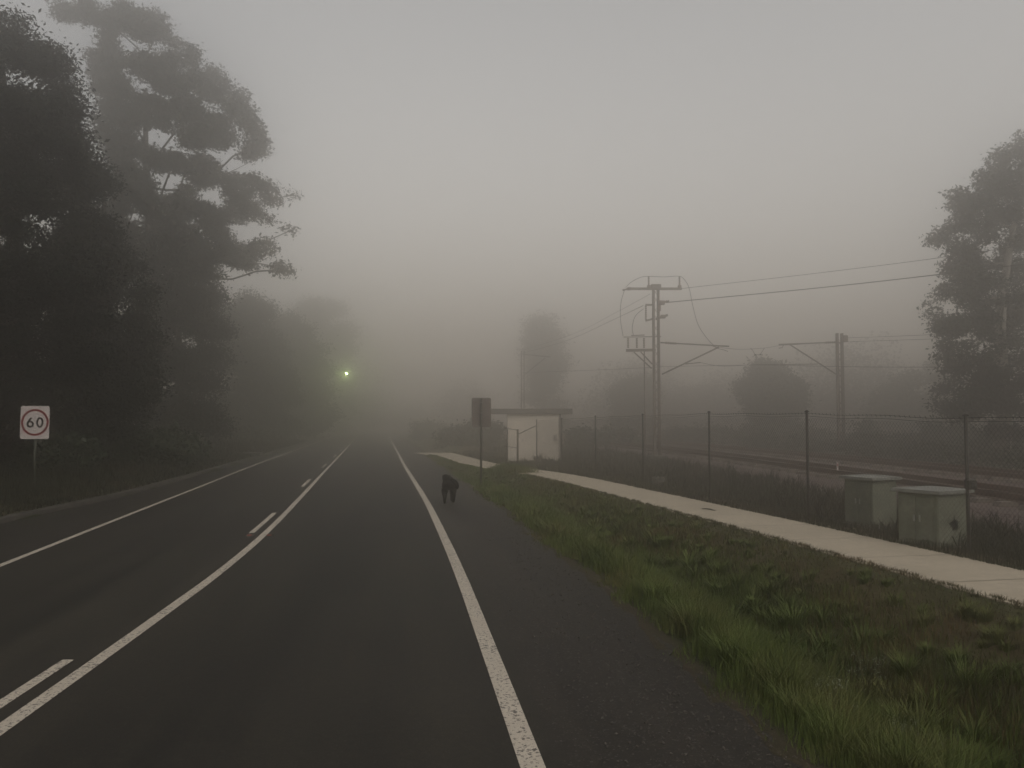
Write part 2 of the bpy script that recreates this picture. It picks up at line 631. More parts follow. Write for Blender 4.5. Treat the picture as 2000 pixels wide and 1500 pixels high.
tag(path_ribbon(), kind='structure')
jb = MB()
for k in range(24):
    y = 4.2 + k * 1.55
    x = float(x_path(y)); dx = float(x_path(y + .2) - x_path(y - .2)) / .4
    t_ = Vector((dx, 1)).normalized(); n_ = Vector((t_.y, -t_.x)); w_ = .73
    q = [Vector((x, y)) + n_ * a * w_ + t_ * b_ * .006 for a, b_ in ((-1, -1), (1, -1), (1, 1), (-1, 1))]
    jb.add([(v.x, v.y, .018) for v in q], [(0, 1, 2, 3)])
tag(jb.build('footpath_joints', M['kerb']), kind='structure')


# ballast bed
def bal_z(x, y):
    d = x - float(x_track(y))
    e = min(max((d + 2.3) / .7, 0), max((7.2 - d) / .8, 0), 1)
    return -.16 + .26 * max(0, min(1, e))


o = ribbon('railway_ballast', lambda y: x_track(y) - 2.4, lambda y: x_track(y) + 7.3, 2, 200, 0, M['ballast'], 0, across=24, zf=bal_z, step=1.2)
tag(o, kind='structure')

# ------------------------------------------------------------------ railway tracks
def rail_profile(bm, f, y0, y1, z0):
    yy = np.linspace(y0, y1, 40)
    for (w, za, zb) in ((.065, 0, .012), (.012, .012, .1), (.036, .1, .14)):
        vs = []; fs = []
        for y in yy:
            x = float(f(y))
            vs += [(x - w, y, z0 + za), (x + w, y, z0 + za), (x + w, y, z0 + zb), (x - w, y, z0 + zb)]
        for i in range(len(yy) - 1):
            a = i * 4
            for k in range(4):
                k2 = (k + 1) % 4
                fs.append((a + k, a + k2, a + 4 + k2, a + 4 + k))
        bm.add(vs, fs)


sl = MB(); sl.prism([(-1.05, 0), (1.05, 0), (1.0, .13), (.7, .13), (.5, .1), (-.5, .1), (-.7, .13), (-1.0, .13)], -.11, .11)
sleeper0 = sl.build('sleeper', M['sleeper'])
first_sleeper = True
for ti, (off, lab) in enumerate(((0, 'rusty single railway line running just behind the wire fence'), (4.1, 'farther railway line, second one beyond the wire fence'))):
    t = empty('railway_track', (float(x_track(20)) + off, 20, .05))
    tag(t, lab, 'railway track', 'parallel railway tracks')
    for sgn in (-1, 1):
        yy = np.linspace(6, 130, 40)
        mb2 = MB()
        rail_profile(mb2, lambda y: x_track(y) + off + sgn * .57, 6, 130, .19)
        mb2.v = [(v[0] - t.location.x, v[1] - t.location.y, v[2] - t.location.z) for v in mb2.v]
        mb2.build('rail', M['steel_rail'], t)
    for k in range(60):
        y = 9 + k * .75
        if first_sleeper:
            s = sleeper0; s.parent = t; first_sleeper = False
        else:
            s = sleeper0.copy(); COL.objects.link(s); s.parent = t
        s.location = (float(x_track(y)) + off - t.location.x, y - t.location.y, .06 - t.location.z)
        s.rotation_euler = (0, 0, random.uniform(-.01, .01) + .05)


# ------------------------------------------------------------------ foliage
def leaves(centers, size, aspect=.45, droop=0.0, jitter=.35, rng=RNG):
    n = len(centers)
    a = rng.normal(size=(n, 3)); a[:, 2] = a[:, 2] * .7 - droop
    a /= np.linalg.norm(a, axis=1)[:, None]
    b_ = np.cross(a, rng.normal(size=(n, 3)))
    b_ /= np.linalg.norm(b_, axis=1)[:, None] + 1e-9
    s = size * (1 + jitter * rng.normal(size=n)).clip(.4, 2)
    A = a * (s / 2)[:, None]; B = b_ * (s * aspect / 2)[:, None]
    v = np.stack([centers - A, centers + B, centers + A, centers - B], 1).reshape(-1, 3)
    f = np.arange(4 * n).reshape(-1, 4)
    return v, f


def clump_points(c, r, n, rng=RNG, dome=.72, shell=.55):
    """points in an uneven ellipsoid clump, denser towards the shell, flattened underneath"""
    d = rng.normal(size=(n, 3)); d /= np.linalg.norm(d, axis=1)[:, None]
    rad = shell + (1 - shell) * rng.random(n) ** .6
    rad *= 1 + .22 * (np.sin(d[:, 0] * 5 + c[0]) * np.cos(d[:, 1] * 4 + c[2]) + .6 * np.sin(d[:, 2] * 7 + c[1]))
    p = d * rad[:, None]
    if dome:
        p[:, 2] = np.where(p[:, 2] < 0, p[:, 2] * dome, p[:, 2])
    return np.array(c) + p * np.array(r)


def twigs(points_clumps, n_each, r_sub, n_leaf, rng=RNG):
    """second level: small leaf sprays spread through every clump"""
    out = []
    for c, r, w in points_clumps:
        m = max(2, int(n_each * w))
        sub = clump_points(c, np.array(r) * .88, m, rng, .72, .25)
        k = max(3, int(n_leaf))
        pts = np.repeat(sub, k, axis=0) + rng.normal(size=(m * k, 3)) * np.array([r_sub, r_sub, r_sub * .6])
        out.append(pts)
    return np.concatenate(out)


def limb(mb, a, b_, r0, r1, bend=.12, n=5, rng=random, seg=6):
    a = Vector(a); b_ = Vector(b_)
    L = (b_ - a).length
    off = Vector((rng.uniform(-1, 1), rng.uniform(-1, 1), rng.uniform(-.3, 1))) * L * bend
    pts = []; rad = []
    for i in range(n + 1):
        t = i / n
        pts.append(a.lerp(b_, t) + off * math.sin(t * math.pi) + Vector((rng.uniform(-1, 1), rng.uniform(-1, 1), rng.uniform(-1, 1))) * L * .012)
        rad.append(r0 + (r1 - r0) * t ** .8)
    mb.tube(pts, rad, seg)


def tree(name, label, cat, base, clumps, trunk_top, r0, leafsize, dens, mat, bark, group=None, sub=.35, nleaf=14, droop=.3, aspect=.45, limbs=True, forks=3, extra_twigs=None):
    """clumps: [(centre, radii, weight)] in world space"""
    base = Vector(base)
    root = empty(name, base)
    tag(root, label, cat, group)
    mb = MB()
    top = Vector(trunk_top) - base
    # trunk
    pts = []; rad = []
    for i in range(9):
        t = i / 8
        pts.append(Vector((0, 0, -.15)).lerp(top, t) + Vector((math.sin(t * 5 + base.x), math.cos(t * 4 + base.y), 0)) * .02 * top.length * math.sin(t * math.pi))
        rad.append(r0 * (1.25 - t) if i else r0 * 1.5)
        rad[-1] = max(rad[-1], r0 * .25)
    mb.tube(pts, rad, 10)
    if limbs:
        # main forks
        arr = [Vector(c[0]) - base for c in clumps if c[1][0] > .3]
        if len(arr) > 150: arr = arr[::max(2, len(arr) // 150)]
        nodes = [(pts[k], r0 * (.42 - .03 * k)) for k in range(3, 9)]
        left = list(range(len(arr)))
        while left:
            best = None
            for ci in left:
                c = arr[ci]
                for ni, (q, rr) in enumerate(nodes):
                    d = (q - c).length + max(0, q.z - c.z) * 3 + (0 if rr > .02 else .3)
                    if best is None or d < best[0]: best = (d, ci, ni)
            d, ci, ni = best
            q, rr = nodes[ni]; c = arr[ci]
            L = (c - q).length
            r1 = max(.014, rr * .62)
            limb(mb, q, c, max(rr * .8, r1), r1, .13, 5, seg=5)
            nodes.append((c, r1)); left.remove(ci)
            nodes.append((q.lerp(c, .5), r1))
    for e in (extra_twigs or []):
        mb.tube([Vector(q) - base for q in e[0]], e[1], 5)
    mb.build('trunk', bark, root, True)
    pts = twigs(clumps, dens, sub, nleaf)
    v, f = leaves(pts - np.array(base), leafsize, aspect, droop)
    np_mesh('crown', v, f, mat, root)
    return root


def split(clumps, n=5, k=.5, seed=5, spread=.78, zj=1.0):
    rg = random.Random(seed); out = []
    for c, r, w in clumps:
        if r[0] < .35:
            out.append((c, r, w)); continue
        m = max(2, int(n * rg.uniform(.7, 1.3)))
        for _ in range(m):
            while True:
                d = Vector((rg.uniform(-1, 1), rg.uniform(-1, 1), rg.uniform(-1, 1)))
                if d.length < 1: break
            q = k * rg.uniform(.6, 1.25)
            out.append(((c[0] + d.x * r[0] * spread, c[1] + d.y * r[1] * spread, c[2] + d.z * r[2] * spread * zj + (d.x * -.22 * r[0] if zj > 1 else 0)), (r[0] * q, r[1] * q, max(r[2] * q, r[0] * q * .78)), w * q * q * 1.35))
    return out


def pclump(px, py, rx, ry, Yd, depth=None, w=1.0, dj=0.0):
    """a clump seen at a photo position, at a real distance, with real depth"""
    q = P(px, py, Yd + dj)
    k = (Yd + dj) / F
    return ((q.x, q.y, q.z), (rx * k, (depth or rx * k), ry * k), w)


def inpoly(x, y, poly):
    c = False
    j = len(poly) - 1
    for i in range(len(poly)):
        if (poly[i][1] > y) != (poly[j][1] > y) and x < (poly[j][0] - poly[i][0]) * (y - poly[i][1]) / (poly[j][1] - poly[i][1]) + poly[i][0]:
            c = not c
        j = i
    return c


def outline_clumps(poly, Yd, rpx, n, thick, seed=1, flat=.75):
    rg = random.Random(seed)
    x0 = min(p[0] for p in poly); x1 = max(p[0] for p in poly)
    y0 = min(p[1] for p in poly); y1 = max(p[1] for p in poly)
    out = []
    tries = 0
    while len(out) < n and tries < n * 60:
        tries += 1
        x = rg.uniform(x0, x1); y = rg.uniform(y0, y1)
        r = rpx * rg.uniform(.6, 1.3)
        if all(inpoly(x + dx * r * .8, y + dy * r * .6, poly) for dx, dy in ((1, 0), (-1, 0), (0, 1), (0, -1))):
            cx = (x0 + x1) / 2
            dj = rg.uniform(-1, 1) * thick
            out.append(pclump(x, y, r, r * flat, Yd, None, (r / rpx) ** 2, dj))
    return out


FG = 'trees along the left of the road'
# front dark trees, left
def outline_tree(name, label, cat, poly, Yd, basepx, rpx, n, thick, leafsize, dens, mat, bark, r0=.25, seed=1, group=None, **kw):
    cl = outline_clumps(poly, Yd, rpx, n, thick, seed)
    bx = P(basepx, 850, Yd)
    bz = float(ground_z(bx.x, Yd))
    ytop = min(p[1] for p in poly)
    tt = P(basepx + random.uniform(-10, 10), ytop + (850 - ytop) * .18, Yd)
    return tree(name, label, cat, (bx.x, Yd, bz), cl, tt, r0, leafsize, dens, mat, bark, group, **kw)


outline_tree('bushy_tree', 'dark dense tree filling the left edge, rising high above the 60 sign', 'tree',
             [(-150, -60), (-60, -20), (0, 0), (50, 20), (80, 70), (130, 95), (150, 150), (190, 220), (200, 330), (215, 480), (220, 700), (210, 880), (-150, 890)],
             22.8, 10, 42, 190, 2.0, .1, 130, M['leaf_dark'], M['bark'], .3, 3, FG, sub=.22, nleaf=14)
outline_tree('bushy_tree', 'dark rounded tree in front of the tall gum, its edge sloping down beside it', 'tree',
             [(110, 330), (160, 300), (200, 270), (225, 330), (245, 400), (275, 470), (300, 560), (318, 650), (310, 780), (290, 880), (80, 890), (100, 600)],
             28, 200, 38, 125, 2.2, .1, 125, M['leaf_dark'], M['bark'], .24, 5, FG, sub=.22, nleaf=14)
outline_tree('bushy_tree', 'dim grey leafy tree under the tall gum, joined to the dark trees', 'tree',
             [(260, 470), (320, 410), (380, 420), (430, 490), (450, 570), (460, 680), (455, 800), (450, 872), (250, 880)],
             43, 350, 36, 90, 3, .14, 120, M['leaf_dark'], M['bark'], .22, 8, FG, sub=.28, nleaf=12)
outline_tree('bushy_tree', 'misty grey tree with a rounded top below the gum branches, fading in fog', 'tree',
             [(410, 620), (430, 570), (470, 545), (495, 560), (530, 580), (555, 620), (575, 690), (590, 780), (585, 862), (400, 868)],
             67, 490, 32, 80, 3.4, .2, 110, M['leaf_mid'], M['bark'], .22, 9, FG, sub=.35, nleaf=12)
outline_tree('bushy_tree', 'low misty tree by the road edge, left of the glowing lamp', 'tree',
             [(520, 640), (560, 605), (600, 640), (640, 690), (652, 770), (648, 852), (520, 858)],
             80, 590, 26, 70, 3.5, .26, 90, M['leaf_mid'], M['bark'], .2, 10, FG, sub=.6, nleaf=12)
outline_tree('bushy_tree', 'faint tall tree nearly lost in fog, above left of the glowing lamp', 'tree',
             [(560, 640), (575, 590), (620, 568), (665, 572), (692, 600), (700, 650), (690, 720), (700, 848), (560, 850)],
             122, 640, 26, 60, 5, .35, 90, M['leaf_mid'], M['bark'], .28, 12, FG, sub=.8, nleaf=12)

# tall gum
GY = 45
gum_px = [  # in the 2000/700 zoomed crop
    (390, 55, 75, 40), (500, 55, 90, 50), (600, 75, 95, 50), (700, 95, 100, 60), (790, 115, 100, 70), (880, 150, 80, 75), (930, 205, 60, 60), (975, 240, 35, 30),
    (660, 160, 80, 35), (820, 205, 75, 40), (600, 205, 45, 30), (350, 80, 40, 35),
    (1055, 300, 50, 45), (1075, 360, 40, 50), (985, 330, 45, 35), (940, 320, 40, 25),
    (610, 275, 50, 35), (560, 320, 60, 30), (640, 350, 70, 35), (780, 355, 85, 45), (840, 400, 90, 50), (910, 440, 90, 50), (985, 480, 80, 45),
    (1190, 430, 55, 40), (1120, 450, 80, 40), (1060, 470, 60, 40), (1235, 480, 45, 45), (1150, 520, 90, 45), (1330, 560, 40, 45), (1295, 600, 60, 55), (1350, 640, 55, 50), (1400, 700, 50, 45), (1430, 760, 40, 35),
    (560, 400, 60, 45), (640, 440, 80, 50), (600, 510, 80, 45), (680, 520, 80, 50), (620, 600, 70, 50), (560, 470, 60, 50),
    (760, 600, 90, 50), (700, 660, 90, 45), (860, 590, 80, 40), (940, 620, 90, 50), (1020, 600, 80, 45), (1090, 640, 90, 60), (1180, 690, 120, 75), (1090, 730, 110, 60), (1060, 785, 90, 40), (1190, 780, 80, 45), (1260, 720, 70, 50),
    (1430, 810, 60, 45), (1390, 855, 50, 30), (1460, 850, 35, 25),
    (720, 800, 80, 50), (800, 840, 90, 55), (860, 880, 60, 50), (660, 800, 50, 50), (650, 880, 60, 40), (700, 940, 60, 40),
    (950, 905, 80, 40), (1010, 930, 80, 45), (1110, 920, 80, 40), (1170, 960, 65, 50), (1120, 1000, 80, 35), (1220, 1000, 30, 35),
    (740, 1000, 90, 55), (820, 1050, 75, 50), (680, 1070, 80, 60), (870, 1110, 50, 40),
    (1330, 1020, 70, 40), (1430, 1040, 70, 45), (1510, 1090, 45, 40), (1540, 1130, 20, 25), (1300, 1100, 70, 55), (1390, 1140, 70, 55), (1270, 1170, 50, 50), (1350, 1220, 50, 35), (1440, 1180, 40, 30),
    (1500, 1225, 28, 25), (950, 1160, 90, 50), (1060, 1150, 80, 50), (1150, 1190, 80, 60), (1060, 1240, 90, 55), (1200, 1270, 80, 50),
    (1280, 1390, 60, 45), (1360, 1410, 65, 40), (1430, 1390, 45, 40), (1505, 1390, 30, 30), (1200, 1330, 60, 50), (1300, 1450, 70, 40), (1230, 1420, 60, 50), (1470, 1350, 25, 20), (1380, 1470, 40, 25),
    (900, 1250, 90, 60), (980, 1330, 90, 60), (1080, 1380, 80, 60), (860, 1180, 80, 50), (1130, 1450, 80, 50),
    (1640, 1085, 20, 22), (1615, 1280, 20, 16), (1640, 1295, 10, 8), (1565, 1500, 38, 30), (1540, 1490, 25, 15), (1600, 1520, 25, 15),
    (800, 680, 60, 30), (900, 690, 60, 30), (560, 700, 60, 50), (600, 760, 50, 40),
]
rg = random.Random(4)
gc = []
for (cx, cy, rx, ry) in gum_px:
    dj = rg.uniform(-3.5, 3.5) if rx > 45 else rg.uniform(-1.5, 1.5)
    k = 700 / 2000
    gc.append(pclump(cx * k, cy * k, rx * k * .9, ry * k * 1.0, GY, None, (rx / 70) ** 2, dj))
gc += outline_clumps([(200, 110), (300, 110), (370, 150), (400, 200), (450, 260), (470, 310), (420, 330), (470, 380), (500, 440), (450, 500), (380, 540), (240, 520), (200, 300)], GY, 17, 10, 2.5, 77)
gc += outline_clumps([(160, 340), (300, 340), (320, 500), (170, 520)], GY, 24, 16, 2.5, 78)
gc = split(gc, 7, .4, 9, .82, 1.5)
gb = P(300, 850, GY)
tw = []
for pts_, r_ in (([(400, 430), (470, 400), (573, 381)], .03), ([(430, 500), (500, 480), (568, 450)], .03), ([(400, 545), (455, 545), (500, 530), (545, 527)], .045),
                 ([(430, 330), (455, 305), (500, 285)], .05), ([(310, 300), (340, 260), (380, 240)], .06), ([(315, 380), (330, 340), (380, 320)], .06),
                 ([(280, 120), (300, 80), (320, 70)], .05), ([(290, 120), (265, 90), (230, 60)], .04), ([(345, 390), (360, 340), (400, 300)], .05)):
    tw.append(([P(a, b_, GY) for a, b_ in pts_], r_))
tree('gum_tree', 'tall spreading gum tree with layered flat leaf clumps and gaps of sky', 'tree',
     (gb.x, GY, float(ground_z(gb.x, GY))), gc, P(285, 200, GY), .42, .17, 135, M['leaf_gum'], M['bark'], FG, sub=.25, nleaf=11, forks=7, extra_twigs=tw)

# tree belt continued out of frame, added to block sky and darken left fog
for i, (tx, ty, lb) in enumerate(((-15.5, 12, 'unseen roadside tree left of the frame, added to block sky beside the big dark tree'), (-20, 21, 'unseen tree deeper in the belt outside the left edge, added to block sky'), (-23, 30, 'unseen tree at the back of the left belt, added to block sky'))):
    rg = random.Random(50 + i); cl = []
    for _ in range(46):
        a = rg.uniform(0, 6.28); rr = 3.2 * math.sqrt(rg.random()); z = rg.uniform(.8, 15)
        rr *= 1 - .45 * (z / 15) ** 2
        cl.append(((tx + rr * math.cos(a), ty + rr * math.sin(a), z), (1.1, 1.1, .85), 1))
    tree('bushy_tree', lb, 'tree', (tx, ty, float(ground_z(tx, ty))), cl, (tx, ty, 13), .28, .2, 60, M['leaf_dark'], M['bark'], FG, sub=.4, nleaf=9)

# right-hand tree
RY = 35
rp = [(1985, 300, 36, 32), (1955, 330, 30, 25), (2000, 350, 55, 45), (1930, 355, 22, 18), (1960, 385, 45, 35), (1885, 392, 24, 20), (1868, 382, 9, 9), (1870, 405, 26, 20), (1905, 420, 40, 30), (1955, 430, 50, 40),
      (1865, 445, 18, 12), (1836, 462, 18, 12), (1825, 470, 12, 8), (1860, 480, 28, 18), (1885, 500, 30, 18), (1990, 460, 40, 40), (1970, 510, 50, 30), (1900, 530, 50, 22), (1865, 525, 22, 14),
      (1940, 560, 60, 40), (1890, 580, 22, 20), (1850, 570, 20, 16), (1838, 605, 22, 20), (1860, 635, 40, 25), (1900, 620, 40, 35), (1960, 620, 55, 50), (2010, 580, 50, 60), (1900, 670, 45, 35), (1850, 680, 22, 16),
      (1960, 690, 55, 40), (1875, 715, 32, 24), (1920, 740, 50, 35), (1850, 745, 26, 18), (1980, 760, 50, 45), (1890, 790, 40, 30), (1850, 800, 26, 24), (1950, 810, 45, 35), (2050, 420, 60, 60), (2060, 540, 60, 60), (2050, 680, 60, 60), (2040, 790, 60, 50), (2060, 310, 50, 50)]
rc = [pclump(a, b_, rx * 1.1, ry * 1.15, RY, None, (rx / 40) ** 2, rg.uniform(-2.2, 2.2)) for (a, b_, rx, ry) in rp]
rc = split(rc, 6, .46, 8, .85, 1.25)
rb = P(1950, 850, RY)
tree('leafy_tree', 'tall leafy tree at the right edge with small gaps of sky in its crown', 'tree',
     (rb.x, RY, float(ground_z(rb.x, RY))), rc, P(1985, 380, RY), .28, .14, 150, M['leaf_gum'], M['bark_pale'], None, sub=.21, nleaf=11, forks=5)

# far trees right and centre
RG = 'misty trees beyond the railway'
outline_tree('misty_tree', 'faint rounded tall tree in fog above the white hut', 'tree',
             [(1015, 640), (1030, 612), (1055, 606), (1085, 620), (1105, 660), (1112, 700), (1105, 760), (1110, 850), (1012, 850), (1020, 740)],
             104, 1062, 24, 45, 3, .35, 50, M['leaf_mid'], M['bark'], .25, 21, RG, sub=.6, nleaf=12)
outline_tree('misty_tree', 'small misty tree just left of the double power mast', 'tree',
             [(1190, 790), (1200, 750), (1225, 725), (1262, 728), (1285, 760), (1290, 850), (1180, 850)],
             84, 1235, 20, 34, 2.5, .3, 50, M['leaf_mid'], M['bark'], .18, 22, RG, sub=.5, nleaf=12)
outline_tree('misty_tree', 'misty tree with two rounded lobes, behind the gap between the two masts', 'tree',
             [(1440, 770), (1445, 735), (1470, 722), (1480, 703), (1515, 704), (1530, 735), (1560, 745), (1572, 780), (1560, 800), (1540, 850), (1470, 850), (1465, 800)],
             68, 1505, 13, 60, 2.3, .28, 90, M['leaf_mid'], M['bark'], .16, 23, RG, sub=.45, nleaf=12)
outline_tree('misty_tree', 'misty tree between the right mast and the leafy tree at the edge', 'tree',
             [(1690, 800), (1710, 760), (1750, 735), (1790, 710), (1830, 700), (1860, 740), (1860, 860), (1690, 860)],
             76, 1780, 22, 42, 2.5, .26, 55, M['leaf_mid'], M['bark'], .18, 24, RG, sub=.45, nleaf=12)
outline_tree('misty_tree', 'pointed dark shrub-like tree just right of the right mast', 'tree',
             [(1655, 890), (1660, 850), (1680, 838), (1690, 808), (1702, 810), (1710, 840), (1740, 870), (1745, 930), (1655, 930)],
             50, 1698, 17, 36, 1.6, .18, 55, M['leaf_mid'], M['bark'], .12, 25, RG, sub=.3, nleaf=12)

SG = 'bushes in the mist'
def shrub(label, poly, Yd, seed, rpx=20, n=24, ls=.2, thick=1.5, bpx=None):
    cx = bpx or sum(p[0] for p in poly) / len(poly)
    if Yd > 31: Yd *= 1.32
    cl = outline_clumps(poly, Yd, rpx, n, thick, seed)
    q = P(cx, 850, Yd)
    bz = float(ground_z(q.x, Yd))
    root = empty('bush', (q.x, Yd, bz)); tag(root, label, 'bush', SG)
    mb = MB()
    for c in cl[:9]:
        limb(mb, (random.uniform(-.2, .2), random.uniform(-.2, .2), -.05), Vector(c[0]) - Vector((q.x, Yd, bz)), .05, .015, .1, 4, seg=5)
    mb.build('stem', M['bark'], root)
    pts = twigs(cl, 60, ls * 1.6, 12)
    v, f = leaves(pts - np.array((q.x, Yd, bz)), ls, .5, .2)
    np_mesh('foliage', v, f, M['leaf_mid'], root)


shrub('dark low bush beyond the back-view sign, left of the white hut', [(850, 855), (880, 832), (930, 826), (985, 830), (1000, 860), (995, 892), (850, 888)], 46, 31, 16, 30, .2)
shrub('faint bush at the right road edge where the road fades out', [(778, 862), (790, 835), (830, 822), (870, 830), (880, 870), (790, 872)], 68, 32, 14, 24, .25)
shrub('low hedge-like bush right of the white hut behind the fence', [(1100, 870), (1110, 840), (1160, 832), (1230, 836), (1260, 860), (1255, 898), (1100, 894)], 44, 33, 18, 34, .2)
shrub('low bush behind the fence right of the double mast', [(1300, 860), (1310, 838), (1380, 830), (1440, 838), (1455, 890), (1300, 896)], 52, 34, 18, 34, .22)
shrub('low bush beyond the rails between the masts', [(1440, 860), (1460, 835), (1540, 826), (1620, 840), (1630, 892), (1440, 896)], 50, 35, 18, 36, .22)
shrub('dull green bush beyond the rails below the leafy tree', [(1740, 870), (1760, 830), (1830, 818), (1900, 828), (1930, 900), (1920, 935), (1740, 930)], 36, 36, 22, 44, .18)
shrub('bush at the right frame edge beyond the rails', [(1900, 870), (1930, 840), (2010, 832), (2080, 850), (2090, 950), (1900, 945)], 32, 37, 26, 40, .18)
shrub('dark undergrowth bush behind the 60 sign', [(-40, 900), (-20, 850), (60, 835), (140, 850), (190, 880), (190, 925), (-40, 940)], 22.6, 38, 26, 60, .12, .7)
shrub('dark undergrowth bush right of the 60 sign under the trees', [(190, 900), (210, 850), (290, 840), (370, 855), (400, 895), (390, 905), (190, 920)], 28, 39, 24, 40, .16, 1.2)
shrub('grey undergrowth bush at the foot of the misty trees, left road side', [(390, 880), (410, 845), (480, 838), (540, 850), (560, 878), (400, 890)], 46, 40, 20, 34, .2, 1.4)

# far-off wood behind everything (reads as one mass)
pts = []
for k in range(70):
    a = random.uniform(.1, 1.2) if k % 4 else random.uniform(-1.1, .1)
    dist = random.uniform(108, 150) if a > .1 else random.uniform(150, 185)
    h = random.uniform(5, 11) * (1.2 if k % 7 == 0 else 1)
    c = (math.sin(a) * dist, math.cos(a) * dist, h * .5)
    pts.append(clump_points(c, (random.uniform(4, 8), 5, h * .6), 3600, RNG, 1, .3))
v, f = leaves(np.concatenate(pts), .38, .7, 0)
tag(np_mesh('distant_wood', v, f, M['leaf_dark']), 'far-off wood barely showing through the fog on the horizon', 'wood', kind='stuff')


# ------------------------------------------------------------------ grass
def blades(x, y, h, w, lean=.35):
    n = len(x)
    z = ground_z(x, y) - .01
    ang = RNG.random(n) * 2 * math.pi
    dx = np.cos(ang); dy = np.sin(ang)
    la = RNG.random(n) * 2 * math.pi
    ln = h * lean * np.abs(RNG.normal(size=n))
    lx = np.cos(la) * ln; ly = np.sin(la) * ln
    b0 = np.stack([x - dx * w, y - dy * w, z], 1)
    b1 = np.stack([x + dx * w, y + dy * w, z], 1)
    m0 = np.stack([x - dx * w * .7 + lx * .35, y - dy * w * .7 + ly * .35, z + h * .6], 1)
    m1 = np.stack([x + dx * w * .7 + lx * .35, y + dy * w * .7 + ly * .35, z + h * .6], 1)
    t0 = np.stack([x - dx * w * .1 + lx, y - dy * w * .1 + ly, z + h], 1)
    t1 = np.stack([x + dx * w * .1 + lx, y + dy * w * .1 + ly, z + h], 1)
    v = np.stack([b0, b1, m1, m0, t1, t0], 1).reshape(-1, 3)
    i = np.arange(n) * 6
    f = np.concatenate([np.stack([i, i + 1, i + 2, i + 3], 1), np.stack([i + 3, i + 2, i + 4, i + 5], 1)])
    return v, f


def ysample(n, a, b_, p=1.0):
    u = RNG.random(n)
    return a * (b_ / a) ** u


# lush strip beside the shoulder and in the ditch
def clumpy(x, y, s=1.0):
    return .5 + .5 * hnoise(x, y, 2.3 * s, 1.0) * .9 + .25 * hnoise(x, y, 7 * s, 3.)


n = 150000
y = ysample(n, 3.0, 44)
xr = x_right(y) + shoulder_w(y)
xp = x_path(y) - .78
L = xp - xr
t = RNG.random(n) ** 1.15
x = xr - .06 + .02 * RNG.normal(size=n) + t * np.maximum(L, .3)
s = x - xr
cl = clumpy(x, y)
hh = np.interp(s, [0, .12, .5, 1.1, 1.6, 2.2, 3.0, 4.2], [.04, .1, .3, .26, .12, .15, .06, .03]) * (.45 + .9 * cl.clip(0, 1.2))
hh *= (.7 + .6 * RNG.random(n))
hh *= np.interp(y, [19, 25, 29], [1, .55, .3])
keep = (RNG.random(n) < np.interp(s - .22 * hnoise(x, y, 3.1, 8.), [0, .15, .4, 2.2, 3.0, 5], [.03, .3, 1, 1, .55, .45])) & (L > .3)
ww = np.maximum(.0028, y * .00055) * (.7 + .7 * RNG.random(n))
lush = (s < 1.9 + .7 * hnoise(x, y, 1.1, 5.) + .5 * RNG.normal(size=n)) | ((RNG.random(n) < .25))
for nm, msk, mt, lb in (('tall_grass', lush, 'grass_lush', 'lush green grass in the ditch along the road shoulder'),
                        ('mown_grass', ~lush, 'grass_mown', 'short brownish green grass between the ditch and the pale footpath')):
    k = keep & msk
    v, f = blades(x[k], y[k], hh[k], ww[k])
    tag(np_mesh(nm, v, f, M[mt]), lb, 'grass', kind='stuff')
vv = []; ff = []; nb = 0
for k in range(620):
    y0_ = 3.6 * (32 / 3.6) ** random.random()
    xr_ = float(x_right(y0_) + shoulder_w(y0_)); L_ = float(x_path(y0_)) - .8 - xr_
    s0_ = .3 + random.random() ** 1.2 * max(.3, min(L_ - .6, 3.2))
    m_ = random.randint(50, 110); rad_ = random.uniform(.03, .1)
    h_ = random.uniform(.14, .36) * (1 if s0_ < 1.3 else .8 if s0_ < 2.4 else .45) * (1 if y0_ < 20 else .45)
    a_ = RNG.random(m_) * 6.283; rr_ = rad_ * np.sqrt(RNG.random(m_))
    bx_ = xr_ + s0_ + rr_ * np.cos(a_); by_ = y0_ + rr_ * np.sin(a_)
    hh_ = h_ * (.5 + .6 * RNG.random(m_)); w_ = max(.003, y0_ * .0006)
    zz = ground_z(bx_, by_) - .01
    out = (.25 + .6 * RNG.random(m_)) * hh_
    px_ = -np.sin(a_) * w_; py_ = np.cos(a_) * w_
    def P3(f, wf, hf): return (np.stack([bx_ + np.cos(a_) * out * f - px_ * wf, by_ + np.sin(a_) * out * f - py_ * wf, zz + hh_ * hf], 1), np.stack([bx_ + np.cos(a_) * out * f + px_ * wf, by_ + np.sin(a_) * out * f + py_ * wf, zz + hh_ * hf], 1))
    b0, b1 = P3(0, 1, 0); m0, m1 = P3(.35, .8, .62); t0, t1 = P3(1, .15, .95)
    vv.append(np.stack([b0, b1, m1, m0, t1, t0], 1).reshape(-1, 3))
    i_ = np.arange(m_) * 6 + nb
    ff.append(np.concatenate([np.stack([i_, i_ + 1, i_ + 2, i_ + 3], 1), np.stack([i_ + 3, i_ + 2, i_ + 4, i_ + 5], 1)])); nb += 6 * m_
tag(np_mesh('grass_tufts', np.concatenate(vv), np.concatenate(ff), M['grass_lush']), 'taller arching green tufts dotted through the ditch grass', 'grass', kind='stuff')
n = 2600
y = 27.4 + 1.5 * RNG.random(n); x = -.05 + .32 * RNG.normal(size=n) + (28 - y) * .1
v, f = blades(x, y, .16 + .16 * RNG.random(n), .012 * np.ones(n))
tag(np_mesh('grass_mound', v, f, M['grass_lush']), 'dark green grass hump hiding a short piece of the footpath', 'grass', kind='stuff')
n = 9000
y = ysample(n, 4, 27)
x = x_path(y) - .74 + .035 * RNG.normal(size=n) + .03 * np.sin(y * 9) + .02 * np.sin(y * 23)
